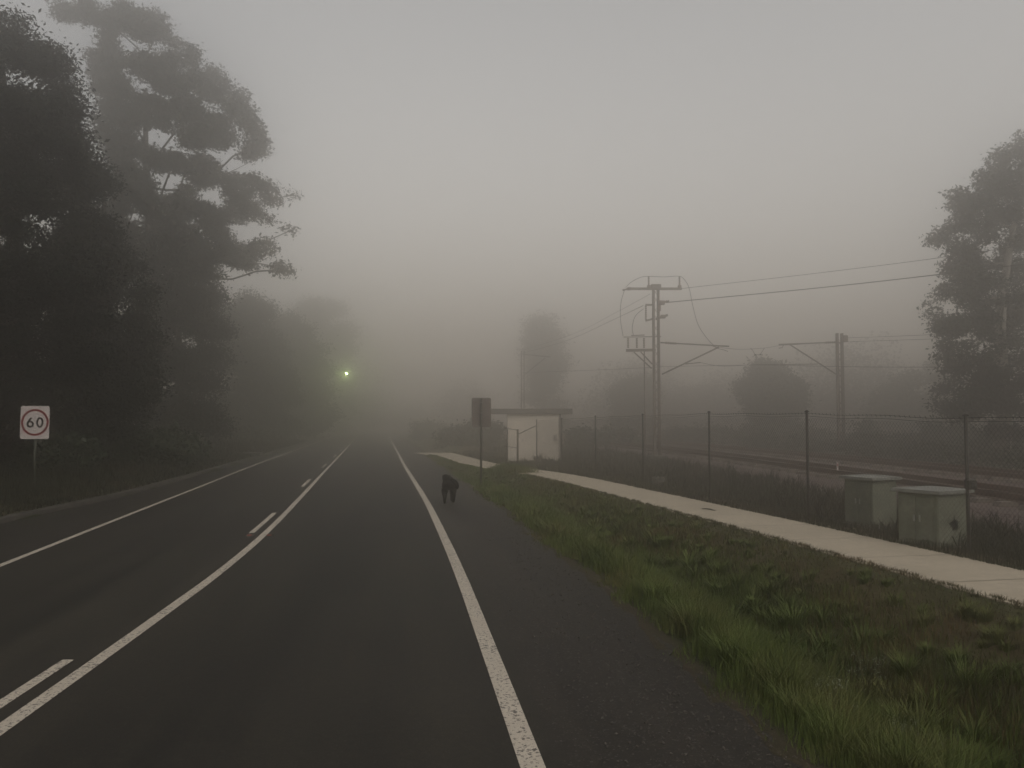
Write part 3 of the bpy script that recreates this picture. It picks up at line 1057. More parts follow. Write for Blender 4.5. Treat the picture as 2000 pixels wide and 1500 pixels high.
v, f = blades(x, y, .025 + .05 * RNG.random(n), np.maximum(.003, y * .00045), .7)
tag(np_mesh('edge_grass', v, f, M['grass_mown']), 'short grass creeping over the near edge of the footpath', 'grass', kind='stuff')
# grass right of the path up to the fence
n = 45000
y = ysample(n, 5, 50)
x = x_path(y) + .74 + (RNG.random(n) ** 1.2) * 3.2 - .04
hh = (.03 + .07 * RNG.random(n)) * (.5 + clumpy(x, y).clip(0, 1)) + .05 * np.exp(-((x - x_fence(y)) / .12) ** 2)
v, f = blades(x, y, hh, np.maximum(.003, y * .0005))
tag(np_mesh('fence_grass', v, f, M['grass_verge']), 'thin dry grass right of the footpath around the fence foot', 'grass', kind='stuff')
n = 30000
y = ysample(n, 9, 55)
a0 = x_fence(y) + .35; a1 = x_track(y) - 1.9
x = a0 + RNG.random(n) * np.maximum(a1 - a0, .4)
cl = clumpy(x, y, .7).clip(0, 1.2)
v, f = blades(x, y, (.08 + .38 * cl ** 2) * (.5 + .8 * RNG.random(n)), np.maximum(.005, y * .0007), .5)
tag(np_mesh('rough_weeds', v, f, M['grass_verge']), 'rough dark weeds between the wire fence and the railway ballast', 'weeds', kind='stuff')
pts = []
for k in range(260):
    y = random.uniform(14, 75); x = float(x_track(y)) + 7.2 + random.random() ** 1.5 * 16
    h = random.uniform(.35, 1.3)
    pts.append(clump_points((x, y, h * .45), (random.uniform(.5, 1.4), random.uniform(.5, 1.3), h * .65), 420, RNG, 1, .3))
v, f = leaves(np.concatenate(pts), .11, .5, 0)
tag(np_mesh('scrub', v, f, M['leaf_mid']), 'low dark scrub spreading beyond the far railway line', 'scrub', kind='stuff')
# left verge
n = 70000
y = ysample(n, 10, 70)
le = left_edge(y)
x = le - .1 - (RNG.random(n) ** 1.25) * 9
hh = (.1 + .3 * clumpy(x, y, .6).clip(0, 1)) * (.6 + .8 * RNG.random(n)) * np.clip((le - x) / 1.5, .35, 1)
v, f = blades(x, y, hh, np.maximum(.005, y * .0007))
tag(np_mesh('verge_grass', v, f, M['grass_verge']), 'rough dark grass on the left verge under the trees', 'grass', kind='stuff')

# gravel chips on the shoulder
n = 5500
y = ysample(n, 3.2, 22)
u = RNG.random(n)
x = x_right(y) + .2 + (1.25) * u ** .55 + .12 * RNG.normal(size=n) * (u > .8)
keep = x > x_right(y) + .15
x = x[keep]; y = y[keep]; n = len(x)
r_ = .0035 + .006 * RNG.random(n) ** 3
z = np.where(x < x_right(y) + shoulder_w(y) - .05, 0, np.maximum(ground_z(x, y), -.05))
base8 = np.array([(1, 0, 0), (-1, 0, 0), (0, 1, 0), (0, -1, 0), (0, 0, 1), (0, 0, -.6)], float)
v = (base8[None] * (1 + .35 * RNG.normal(size=(n, 6, 1))) * r_[:, None, None] + np.stack([x, y, z + r_ * .3], 1)[:, None, :]).reshape(-1, 3)
tr = np.array([(0, 2, 4), (2, 1, 4), (1, 3, 4), (3, 0, 4), (2, 0, 5), (1, 2, 5), (3, 1, 5), (0, 3, 5)])
f = (tr[None] + (np.arange(n) * 6)[:, None, None]).reshape(-1, 3)
tag(np_mesh('gravel', v, f, simple('pale_gravel', (.13, .115, .1), (.045, .04, .034), 30, .9), nper=3), 'loose gravel chips scattered over the road shoulder', 'gravel', kind='stuff')

# pale feathery weeds in the ditch
def weed(loc, h, sd, label):
    rg = random.Random(sd)
    root = empty('weed', loc); tag(root, label, 'weed', 'pale feathery weeds in the ditch')
    mb = MB(); pts = []
    for k in range(rg.randint(7, 11)):
        a = rg.uniform(0, 6.28); l = rg.uniform(.1, .5) * h
        tip = Vector((math.cos(a) * l, math.sin(a) * l, h * rg.uniform(.6, 1)))
        mb.tube([(0, 0, 0), Vector((tip.x * .3, tip.y * .3, tip.z * .6)), tip], [.003, .0025, .0012], 4)
        for _ in range(26):
            pts.append(tip + Vector((rg.gauss(0, .03), rg.gauss(0, .03), rg.gauss(0, .016))))
    mb.build('stem', M['grass_mown'], root)
    v, f = leaves(np.array([tuple(p) for p in pts]), .011, .5)
    np_mesh('foliage', v, f, M['weed'], root)  # pale seed heads clustered at the stem tips, not leaves


for i, (px, py, h, lb) in enumerate(((1625, 1405, .34, 'pale feathery weed nearest the road shoulder in the ditch'), (1775, 1425, .33, 'pale feathery weed in the middle of the near ditch'),
                                 (1690, 1310, .36, 'tallest pale feathery weed amid the dark hollow of the ditch'), (1575, 1360, .3, 'small pale weed at the road side of the near ditch'),
                                 (1820, 1440, .28, 'pale weed low in the bottom right of the ditch grass'), (1215, 1115, .3, 'pale weed in the middle of the ditch beside the shoulder'),
                                 (1060, 1000, .3, 'small far pale weed near the start of the ditch'), (1310, 1165, .3, 'pale weed halfway along the ditch hollow'))):
    q = G(px, py, -.2)
    weed((q.x, q.y, float(ground_z(q.x, q.y))), h, i + 3, lb)

# stick on the path, pavement markers
q = G(1384, 998)
mb = MB(); mb.tube([(-.1, .14, .01), (-.01, .02, .02), (.06, -.09, .012), (.1, -.16, .012)], [.008, .012, .011, .005], 6)
mb.tube([(-.01, .02, .02), (.05, .03, .025)], [.008, .003], 5)
o = mb.build('stick', M['stick']); o.location = (q.x, q.y, .018)
tag(o, 'small dark fallen stick lying on the pale footpath', 'stick')
for i, (px, py, lb) in enumerate(((489, 1046, 'small reddish pavement marker left of the centre line'), (527, 1046, 'small reddish pavement marker right up against the solid centre line'))):
    q = G(px, py)
    t = empty('pavement_marker', (q.x, q.y, .002)); tag(t, lb, 'road marker', 'raised markers on the centre line')
    mb = MB(); mb.add([(-.05, -.05, 0), (.05, -.05, 0), (.05, .05, 0), (-.05, .05, 0), (-.035, -.03, .016), (.035, -.03, .016), (.035, .03, .016), (-.035, .03, .016)],
                      [(4, 5, 6, 7), (0, 1, 5, 4), (1, 2, 6, 5), (2, 3, 7, 6), (3, 0, 4, 7)])
    mb.build('body', M['kerb'], t)
    mb = MB(); mb.box((0, -.0425, .0105), (.06, .006, .011), Matrix.Rotation(R(-35), 3, 'X')); mb.build('reflector', M['marker_red'], t)


# ------------------------------------------------------------------ speed sign
def rrect(w, h, r, n=6):
    out = []
    for cx, cy, a0 in ((w / 2 - r, h / 2 - r, 0), (-w / 2 + r, h / 2 - r, 90), (-w / 2 + r, -h / 2 + r, 180), (w / 2 - r, -h / 2 + r, 270)):
        for k in range(n + 1):
            a = R(a0 + 90 * k / n)
            out.append((cx + r * math.cos(a), cy + r * math.sin(a)))
    return out


def stroke(mb, pts, w, y0, y1):
    """flat thick stroke along a 2-D polyline (x, z)"""
    n = len(pts)
    L = []; Rr = []
    for i, p in enumerate(pts):
        a = Vector(pts[max(i - 1, 0)]); b_ = Vector(pts[min(i + 1, n - 1)])
        d = (b_ - a).normalized(); q = Vector((-d.y, d.x)) * w / 2
        L.append(Vector(p) + q); Rr.append(Vector(p) - q)
    for i in range(n - 1):
        poly = [L[i], L[i + 1], Rr[i + 1], Rr[i]]
        mb.add([(p.x, y0, p.y) for p in poly] + [(p.x, y1, p.y) for p in poly], [(0, 1, 2, 3), (0, 4, 5, 1), (2, 6, 7, 3), (1, 5, 6, 2), (3, 7, 4, 0)])


SY = 18.6
top = P(69, 793, SY); bot = P(69, 857.5, SY)
sw = 54.5 * SY / F; sh = top.z - bot.z
gz = float(ground_z(top.x, SY))
t = empty('speed_limit_sign', (top.x, SY, gz), R(4))
tag(t, 'white speed limit sign reading 60 in a red ring on the left verge', 'road sign')
zc = (top.z + bot.z) / 2 - gz
mb = MB(); mb.prism([(a, zc + c_) for a, c_ in rrect(sw, sh, .045)], 0, .004); mb.build('panel', M['white'], t)
mb = MB()
ro = sw * .475; cz = zc + .002
stroke(mb, [(ro * .93 * math.cos(a * math.pi / 36), cz + ro * .93 * math.sin(a * math.pi / 36)) for a in range(73)], ro * .15, -.003, .0005)
mb.build('red_ring', M['red'], t)
hh_ = sw * .33; dw = sw * .22; st = sw * .062
mb = MB()
cx = -dw * .72
loop = [(cx + dw / 2 * .86 * math.cos(R(k * 15)), cz - hh_ / 2 + dw * .46 + dw * .42 * math.sin(R(k * 15))) for k in range(25)]
stroke(mb, loop, st, -.003, .0005)
stroke(mb, [(cx + dw * .2, cz + hh_ * .5), (cx - dw * .02, cz + hh_ * .36), (cx - dw * .25, cz + hh_ * .14), (cx - dw * .4, cz - hh_ * .06), (cx - dw * .43, cz - hh_ / 2 + dw * .46)], st, -.0032, .0004)
mb.build('digit_six', M['black'], t)
mb = MB(); cx = dw * .78
stroke(mb, [(cx + dw / 2 * .85 * math.cos(R(k * 12)), cz + hh_ * .47 * math.sin(R(k * 12))) for k in range(31)], st, -.003, .0005)
mb.build('digit_zero', M['black'], t)
mb = MB(); mb.tube([(0, .035, -.2), (0, .035, zc + sh * .45)], .03, 12)
mb.build('post', simple('green_grey_sign_post', (.08, .085, .065), (.05, .055, .04), 4, .6), t, True)
mb = MB()
for dz in (-.2, .2):
    mb = MB(); mb.box((0, .02, zc + dz), (.12, .025, .03)); mb.build('bracket', M['galv'], t)

# back-view sign
BY = G(940, 946).y
q = P(940, 850, BY)
gz = float(ground_z(q.x, BY))
t = empty('road_sign', (q.x, BY, gz), R(-3))
tag(t, 'brownish sign back on a dark post beside the ditch, right of the dog', 'road sign')
kk = BY / F
zt = P(940, 777, BY).z - gz; zb = P(940, 834, BY).z - gz
W = 38 * kk
mb = MB(); pl = rrect(W, zt - zb, .05)
mb.prism([(a, (zt + zb) / 2 + c_) for a, c_ in pl], 0, .004); mb.build('panel', M['signback'], t)
mb = MB()
for z_ in (zt - .13, zt - .42):
    mb = MB(); mb.box((0, -.012, z_), (W * .9, .022, .035), bev=.004); mb.build('stiffener', M['signback'], t)
mb = MB(); mb.tube([(0, -.055, -.3), (0, -.055, zt - .01)], .031, 12); mb.build('post', simple('dark_sign_post', (.06, .055, .045), (.035, .03, .025), 4, .6), t, True)
mb = MB()
for z_ in (zt - .13, zt - .42):
    mb = MB(); mb.box((0, -.07, z_), (.085, .045, .028), bev=.004); mb.build('clamp', M['galv'], t)

# ------------------------------------------------------------------ dog (seen from behind, walking away)
def skin_chain(name, verts, edges, radii, mat, parent=None, sub=2, root=0):
    me = bpy.data.meshes.new(name)
    me.from_pydata(verts, edges, [])
    o = bpy.data.objects.new(name, me); link(o, parent)
    me.materials.append(mat)
    sk = o.modifiers.new('Skin', 'SKIN')
    sd = o.data.skin_vertices
    if not sd:
        bm_ = None
        import bmesh
        bm_ = bmesh.new(); bm_.from_mesh(me); lay = bm_.verts.layers.skin.verify()
        for i, vv in enumerate(bm_.verts): vv[lay].radius = radii[i] if hasattr(radii[i], '__len__') else (radii[i], radii[i])
        bm_.verts.ensure_lookup_table(); bm_.verts[root][lay].use_root = True
        bm_.to_mesh(me); bm_.free()
    else:
        for i, s_ in enumerate(sd[0].data):
            s_.radius = radii[i] if hasattr(radii[i], '__len__') else (radii[i], radii[i])
        sd[0].data[root].use_root = True
    sk.use_smooth_shade = True
    ss = o.modifiers.new('Subdivision', 'SUBSURF'); ss.levels = sub; ss.render_levels = sub
    return o


dq = G(877, 984)
DS = .93
# x right, y forward (away), z up
dv = [(0, 0, .44), (0, .12, .45), (0, .28, .45), (0, .42, .46), (0, .52, .49), (-.03, .6, .53), (-.04, .68, .56), (-.045, .76, .54), (-.05, .86, .5),   # 0-8 spine, neck, head, muzzle
      (-.09, -.02, .36), (-.105, .02, .26), (-.1, -.06, .17), (-.1, -.03, .06), (-.1, .03, .025),   # left hind 9-13
      (.09, -.02, .36), (.1, .06, .27), (.105, .02, .17), (.105, .07, .07), (.105, .13, .03),            # right hind 14-18
      (-.075, .44, .36), (-.085, .4, .27), (-.08, .46, .15), (-.08, .47, .03), (-.08, .51, .022),        # left fore
      (.075, .44, .36), (.085, .44, .27), (.08, .38, .15), (.08, .4, .06), (.08, .44, .03),              # right fore
      (.03, -.09, .52), (.09, -.14, .54), (.15, -.16, .49), (.175, -.16, .41), (.18, -.15, .33)]         # tail curving right
dr = [(.14, .14), (.14, .15), (.135, .15), (.13, .15), (.11, .12), (.1, .095), (.09, .08), (.06, .055), (.04, .035),
      (.095, .1), (.075, .08), (.045, .05), (.036, .036), (.038, .026),
      (.095, .1), (.075, .08), (.045, .05), (.036, .036), (.038, .026),
      (.06, .065), (.05, .055), (.036, .036), (.03, .03), (.034, .024),
      (.06, .065), (.05, .055), (.036, .036), (.03, .03), (.034, .024),
      (.04, .04), (.042, .042), (.048, .048), (.045, .045), (.016, .016)]
de = [(0, 1), (1, 2), (2, 3), (3, 4), (4, 5), (5, 6), (6, 7), (7, 8), (0, 9), (9, 10), (10, 11), (11, 12), (12, 13), (0, 14), (14, 15), (15, 16), (16, 17), (17, 18),
      (3, 19), (19, 20), (20, 21), (21, 22), (22, 23), (3, 24), (24, 25), (25, 26), (26, 27), (27, 28), (0, 29), (29, 30), (30, 31), (31, 32), (32, 33)]
dog = empty('dog', (dq.x, dq.y, 0), R(8))
tag(dog, 'black dog seen from behind, walking away along the road shoulder', 'dog')
dog.scale = (DS, DS, DS)
skin_chain('body', dv, de, dr, M['fur'], dog)
for sgn in (-1, 1):
    mb = MB()
    ex = -.02 + sgn * .055
    mb.add([(ex, .66, .635), (ex + sgn * .04, .68, .61), (ex + sgn * .055, .685, .53), (ex + sgn * .025, .675, .51), (ex + sgn * .005, .7, .625), (ex + sgn * .045, .705, .59)],
           [(0, 1, 5, 4), (0, 3, 2, 1), (1, 2, 5), (3, 0, 4), (2, 3, 4, 5)])
    e = mb.build('ear', M['fur'], dog, True)
    ss = e.modifiers.new('Subdivision', 'SUBSURF'); ss.levels = 1; ss.render_levels = 1
mb = MB(); mb.lathe((-.041, .885, .5), (0, 1, -.2), [(0, .012), (.01, .016), (.018, .008)], 8); mb.build('nose', M['black'], dog, True)

# ------------------------------------------------------------------ white hut
HY = 38.0
a = P(990, 896, HY); b_ = P(1093, 896, HY); rt = P(1040, 803, HY)
w = b_.x - a.x; cxh = (a.x + b_.x) / 2
t = empty('hut', (cxh, HY, -.02))
tag(t, 'small cream white block hut with a flat overhanging roof behind the footpath', 'hut')
zr = rt.z + .02
mb = MB(); mb.box((0, 1.1, zr / 2 - .12), (w, 2.2, zr - .04), bev=.01)
mb.build('wall', M['hutwall'], t)
mb = MB(); mb.box((-.08, 1.1, zr - .02), (w + 1.3, 2.4, .2), bev=.02); rf = mb.build('roof', M['hutroof'], t)
mb = MB(); mb.box((-.08, -.117, zr - .01), (w + 1.34, .03, .24)); mb.build('fascia', M['hutroof'], rf)
mb = MB(); mb.box((-w / 2 + .42, -.012, .93), (.8, .03, 1.72), bev=.005); dr_ = mb.build('door', M['hutdoor'], t)
mb = MB(); mb.box((-w / 2 + .74, -.045, .9), (.03, .05, .12), bev=.005); mb.build('handle', M['galv'], dr_)
mb = MB(); mb.box((w / 2 - .2, -.05, 1.02), (.16, .1, .24), bev=.01); mb.build('meter_box', simple('grey_meter_box', (.3, .27, .24), (.24, .22, .2), 3, .6), t)
mb = MB(); mb.box((w / 2 + .03, -.03, zr / 2 - .1), (.06, .06, zr - .06)); mb.build('downpipe', M['hutroof'], t)

# ------------------------------------------------------------------ chain-link fence along the path
def fence_top(y):
    return float(np.interp(y, [8, 10.7, 14.3, 18.4, 26.8, 36], [1.78, 1.76, 1.86, 1.9, 1.87, 1.76]))


fy = [3.4, 7.05, 10.7, 14.4, 18.3, 22.4, 26.7, 30.9, 35.0]
t = empty('chain_link_fence', (float(x_fence(10.7)), 10.7, 0))
tag(t, 'long chain wire fence with dark posts and barbed top strand beside the footpath', 'fence')
ox, oy = t.location.x, t.location.y
p0 = None
for y in fy:
    x = float(x_fence(y))
    g = float(ground_z(x, y))
    h = fence_top(y) + .05
    if p0 is None:
        mb = MB(); mb.tube([(0, 0, -.3), (0, 0, 2.08)], .023, 10); mb.lathe((0, 0, 2.07), (0, 0, 1), [(0, .04), (.02, .036), (.035, .01)], 10)
        p0 = mb.build('post', M['post'], t, True); pp = p0
    else:
        pp = p0.copy(); COL.objects.link(pp); pp.parent = t
    pp.location = (x - ox, y - oy, h - 2.1)
mb = MB()
# diagonal chain wires
s = 0.0
A = Vector((float(x_fence(3.4)), 3.4)); B = Vector((float(x_fence(10.7)), 10.7)); C = Vector((float(x_fence(35)), 35))
tot = (B - A).length + (C - B).length
def onf(s_):
    l1 = (B - A).length
    q = A.lerp(B, s_ / l1) if s_ < l1 else B.lerp(C, min(1, (s_ - l1) / (C - B).length))
    return q
st_ = .075
Hm = 1.72
vs = []; fs = []
k = 0
while k * st_ < tot + Hm:
    for sg in (1, -1):
        s0 = k * st_ - (Hm if sg > 0 else 0); s1 = s0 + Hm if sg > 0 else k * st_ - Hm
        if sg < 0: s0 = k * st_
        z0, z1 = .02, .02 + Hm
        # clip
        def clipseg(s0, s1):
            ta, tb = 0.0, 1.0
            for lo_, hi_ in ((0, tot),):
                d = s1 - s0
                t1_, t2_ = (lo_ - s0) / d, (hi_ - s0) / d
                if t1_ > t2_: t1_, t2_ = t2_, t1_
                ta = max(ta, t1_); tb = min(tb, t2_)
            return ta, tb
        ta, tb = clipseg(s0, s1)
        if tb - ta > .02:
            nseg = 2
            pp_ = []
            for i in range(nseg + 1):
                tt = ta + (tb - ta) * i / nseg
                ss_ = s0 + (s1 - s0) * tt
                q = onf(ss_)
                gzz = fence_top(q.y) - 1.78 - .04
                pp_.append(Vector((q.x - ox + sg * .0015, q.y - oy, gzz + z0 + (z1 - z0) * tt)))
            mb.tube(pp_, .0013, 3, False)
    k += 1
mb.build('chain_wire_mesh', M['chain'], t)
mb = MB()
for dz, r_ in ((-.03, .004), (-1.72, .003), (-.9, .003), (.0, .0045)):
    pts_ = []
    for i in range(int(tot / .45) + 1):
        q = onf(i * .45)
        pts_.append((q.x - ox + .035, q.y - oy, fence_top(q.y) - .03 + dz + .012 * math.sin(i * 1.3) + (.02 if dz == 0 else 0)))
    mb.tube(pts_, r_, 4)
mb.build('tension_wire', M['post'], t)
mb = MB()
for i in range(int(tot / .11)):
    q = onf(i * .11); z_ = fence_top(q.y) - .01
    mb.bar((q.x - ox + .035, q.y - oy - .02, z_ - .014), (q.x - ox + .035, q.y - oy + .02, z_ + .02), .004)
mb.build('barbed_strand', M['post'], t)
# lock box on the near post
mb = MB(); q = P(1892, 946, 10.7); mb.box((q.x - ox + .02, -.01, q.z), (.12, .1, .13), bev=.012); mb.box((q.x - ox + .02, -.065, q.z), (.06, .02, .07), bev=.005)
mb.build('lock_box', M['post'], t)

# short brace fence in front of the hut
t = empty('brace_fence', (P(1011, 890, 36.2).x, 36.2, 0))
tag(t, 'short low fence panel with slanting rail in front of the cream hut', 'fence')
def lp(px, py, Yd=36.2): return P(px, py, Yd) - t.location
for px, ya in ((1011, 838), (991, 838)):
    mb = MB(); c0 = lp(px, ya); mb.tube([(c0.x, 0, -.2), (c0.x, 0, c0.z)], .045 if px == 1011 else .03, 8); mb.build('post', simple('brown_timber_post', (.16, .13, .1), (.1, .08, .06), 5, .9) if px == 1011 else M['post'], t, True)
mb = MB(); mb.tube([lp(1012, 848), lp(1046, 832, 35.1)], .022, 6); mb.build('slanting_rail', M['post'], t)
mb = MB(); mb.tube([lp(985, 836), lp(1011, 840)], .018, 6); mb.tube([lp(985, 871), lp(1011, 875)], .014, 6); mb.build('rail', M['post'], t)

# ------------------------------------------------------------------ utility cabinets
def cabinet(cx, cy, w, d, h, rz, label, hole=False):
    t = empty('utility_cabinet', (cx, cy, -.12), rz)
    tag(t, label, 'utility box', 'low green utility cabinets behind the fence')
    mb = MB(); mb.box((0, 0, .04), (w + .06, d + .06, .14), bev=.01); mb.build('plinth', M['conc'], t)
    mb = MB(); mb.box((0, 0, .11 + (h - .11) / 2), (w, d, h - .11), bev=.015); mb.build('body', M['cab'], t)
    mb = MB()
    # lid: overhanging with a slight pitch
    ww, dd = w / 2 + .06, d / 2 + .06
    mb.add([(-ww, -dd, h), (ww, -dd, h), (ww, dd, h), (-ww, dd, h), (-ww, -dd, h + .045), (ww, -dd, h + .045), (ww, dd, h + .045), (-ww, dd, h + .045), (-ww * .25, -dd * .25, h + .075), (ww * .25, -dd * .25, h + .075), (ww * .25, dd * .25, h + .075), (-ww * .25, dd * .25, h + .075)],
           [(3, 2, 1, 0), (0, 1, 5, 4), (1, 2, 6, 5), (2, 3, 7, 6), (3, 0, 4, 7), (4, 5, 9, 8), (5, 6, 10, 9), (6, 7, 11, 10), (7, 4, 8, 11), (8, 9, 10, 11)])
    mb.build('lid', M['cab_lid'], t)
    for sx in (-1, 1):
        mb = MB(); mb.box((sx * w * .22, -d / 2 - .006, .12 + (h - .11) / 2), (w * .36, .012, (h - .11) * .82), bev=.004); dd_ = mb.build('door', M['cab'], t)
        mb = MB(); mb.box((sx * w * .07, -d / 2 - .02, .12 + (h - .11) / 2), (.02, .02, .09), bev=.004); mb.build('handle', M['cab_lid'], dd_)
    if hole:
        mb = MB(); rg = random.Random(3)
        pts_ = []
        for k, (a_, r_) in enumerate(((90, .14), (70, .06), (45, .07), (20, .10), (0, .07), (-25, .105), (-60, .10), (-90, .085), (-120, .1), (-145, .07), (175, .13), (150, .07), (115, .065))):
            pts_.append((math.cos(R(a_)) * r_ * .95, math.sin(R(a_)) * r_))
        n_ = len(pts_)
        mb.add([(w / 2 + .004, p[0] + d * .02, p[1] + h * .5) for p in pts_], [tuple(range(n_))])
        mb.build('star_shaped_mark', M['cab_hole'], t)
    return t


c1 = P(1712, 1010, 13.6)
cabinet(c1.x + .08, 14.0, .6, .56, .86, R(-66), 'low green utility cabinet with a pale lid, left one of two behind the fence')
c2 = P(1833, 1010, 11.3)
cabinet(c2.x + .1, 11.65, .62, .66, .84, R(-62), 'low green utility cabinet with a dark star-shaped mark behind the near fence post', True)

# concrete block by the fence, marker post, drain slab
q = G(1286, 943)
t = empty('concrete_block', (q.x, q.y, -.05), R(12)); tag(t, 'small pale concrete block beyond the footpath below the double mast', 'concrete block')
mb = MB(); mb.box((0, 0, .08), (.32, .3, .24), bev=.02); mb.build('block', M['conc'], t)
mb = MB(); mb.box((0, 0, .205), (.26, .24, .02), bev=.006); mb.build('cover', M['conc'], t)
q = G(1636, 932)
t = empty('marker_post', (q.x, q.y, -.02)); tag(t, 'short white marker post standing beside the ballast near the right mast', 'marker post')
mb = MB(); mb.box((0, 0, .22), (.05, .03, .5), bev=.008); mb.build('post', M['white'], t)
mb = MB(); mb.box((0, -.017, .4), (.035, .004, .06)); mb.build('reflector', M['marker_red'], t)
q = G(488, 893)
t = empty('drain_slab', (q.x, q.y, .1), R(8)); tag(t, 'pale flat concrete drain slab in the left verge by the fading trees', 'drain cover')
mb = MB(); mb.box((0, 0, .06), (1.1, .9, .14), bev=.02); mb.build('slab', M['conc'], t)
mb = MB(); mb.box((0, 0, .135), (.5, .4, .02), bev=.004); mb.build('grate', M['galv'], t)


# ------------------------------------------------------------------ catenary masts
def laced_mast(t, h, sep=.31, w=.085, lace=.42):
    for sg in (-1, 1):
        mb = MB()
        x0 = sg * sep / 2
        mb.box((x0, 0, h / 2 - .1), (.012, .2, h + .2))
        for yy_ in (-.094, .094):
            mb.box((x0 - sg * w / 2 - sg * .006, yy_, h / 2 - .1), (w, .012, h + .2))
        mb.build('channel', M['rust_steel'], t)
    mb = MB()
    k = 0; z = .5
    while z + lace < h:
        for yy_ in (-.108, .108):
            sx = 1 if (k + (yy_ > 0)) % 2 else -1
            mb.bar((-sx * sep / 2 * .8, yy_, z), (sx * sep / 2 * .8, yy_, z + lace), .035, .01)
        z += lace; k += 1
    mb.build('lacing', M['rust_steel'], t)
    mb = MB(); mb.box((0, 0, .05), (.8, .8, .35), bev=.03); mb.build('footing', M['conc'], t)


def insul(mb, a, d, L, r=.06, n=6):
    prof = [(0, r * .5)]
    for i in range(n):
        z0 = L * (i + .15) / n; z1 = L * (i + .5) / n; z2 = L * (i + .9) / n
        prof += [(z0, r * .45), (z1, r), (z2, r * .45)]
    prof.append((L, r * .4))
    mb.lathe(a, d, prof, 10)


def wirept(mb, pts, r, sub=6):
    """smooth wire through points (Catmull-Rom)"""
    pts = [Vector(p) for p in pts]
    out = []
    for i in range(len(pts) - 1):
        p0 = pts[max(i - 1, 0)]; p1 = pts[i]; p2 = pts[i + 1]; p3 = pts[min(i + 2, len(pts) - 1)]
        for k in range(sub):
            s_ = k / sub
            out.append(.5 * ((2 * p1) + (p2 - p0) * s_ + (2 * p0 - 5 * p1 + 4 * p2 - p3) * s_ * s_ + (3 * p1 - p0 - 3 * p2 + p3) * s_ ** 3))
    out.append(pts[-1])
    mb.tube(out, r, 5)


MY = 38.0
q = P(1283, 850, MY)
t = empty('power_mast', (q.x, MY, -.05))
tag(t, 'tall laced double-channel railway mast with crossarm and insulators, standing left of the rails', 'power mast', 'railway overhead line masts')
def lm(px, py, Yd=MY): return P(px, py, Yd) - t.location
mh = lm(1283, 560).z
laced_mast(t, mh)
mb = MB(); mb.box((0, 0, mh + .02), (.46, .3, .17), bev=.02); mb.build('cap', M['rust_steel'], t)
mb = MB(); a_ = lm(1224, 565); b__ = lm(1330, 565); mb.box(((a_.x + b__.x) / 2, -.15, a_.z), (b__.x - a_.x, .1, .11), bev=.01); ca = mb.build('crossarm', M['rust_steel'], t)
for px in (1266, 1326):
    mb = MB(); c0 = lm(px, 563); mb.box((c0.x, -.15, c0.z + .05), (.15, .16, .14), bev=.02); insul(mb, (c0.x, -.15, c0.z + .1), (0, 0, 1), lm(px, 541).z - c0.z - .1, .055); mb.build('insulator', M['porcelain'], ca, True)
mb = MB(); c0 = lm(1228, 565); mb.box((c0.x, -.15, c0.z), (.18, .16, .14), bev=.02); insul(mb, (c0.x, -.15, c0.z), (-1, 0, -.2), .32, .06, 4); mb.build('insulator', M['porcelain'], ca, True)
# small side frame (left) and right hand brackets
mb = MB(); a_ = lm(1260, 596); b__ = lm(1276, 596); c_ = lm(1260, 627); d_ = lm(1276, 623)
mb.bar((a_.x, -.1, a_.z), (b__.x, -.1, b__.z), .08); mb.bar((c_.x, -.1, c_.z), (d_.x, -.1, d_.z), .08)
sf = mb.build('side_bracket', M['rust_steel'], t)
mb = MB(); insul(mb, (c_.x + .02, -.1, c_.z + .03), (0, 0, 1), a_.z - c_.z - .05, .055, 7); mb.build('insulator', M['porcelain'], sf, True)
mb = MB(); a_ = lm(1287, 592); mb.box((a_.x + .1, -.1, a_.z), (.3, .18, .2), bev=.03); mb.box((a_.x, -.13, a_.z - .25), (.12, .1, .3), bev=.02)
insul(mb, (a_.x + .1, -.1, a_.z + .03), (1, -.3, .1), .36, .07, 4); mb.build('strain_insulator', M['porcelain'], t, True)
mb = MB(); a_ = lm(1280, 624); b__ = lm(1303, 616); mb.bar((a_.x, -.12, a_.z), (b__.x, -.12, b__.z), .1); mb.box((lm(1294, 619).x, -.12, lm(1294, 619).z), (.24, .18, .16), bev=.03); mb.build('side_bracket', M['rust_steel'], t)
# switch platform left
mb = MB(); a_ = lm(1222, 685); b__ = lm(1279, 684); mb.bar((a_.x, -.14, a_.z), (b__.x, -.14, b__.z), .12, .12)
a1 = lm(1237, 688); b1 = lm(1272, 720); mb.bar((a1.x, -.14, a1.z), (b1.x, -.1, b1.z), .05)
a1 = lm(1250, 688); b1 = lm(1273, 712); mb.bar((a1.x, -.2, a1.z), (b1.x, -.16, b1.z), .05)
pf = mb.build('switch_platform', M['rust_steel'], t)
for px in (1226, 1243, 1257):
    mb = MB(); c0 = lm(px, 682); insul(mb, (c0.x, -.14, c0.z + .04), (0, 0, 1), lm(px, 661).z - c0.z - .03, .06); mb.build('insulator', M['porcelain'], pf, True)
mb = MB(); a_ = lm(1217, 659); b__ = lm(1290, 658); mb.bar((a_.x, -.14, a_.z), (b__.x, -.14, b__.z), .035); mb.bar((lm(1232, 656).x, -.14, lm(1232, 656).z), (lm(1258, 655).x, -.14, lm(1258, 655).z), .04); mb.build('switch_blade', M['rust_steel'], pf)
mb = MB(); c0 = lm(1257, 682); mb.tube([(c0.x, -.2, c0.z), (c0.x, -.2, .0)], .03, 6); mb.build('down_pipe', M['rust_steel'], t)
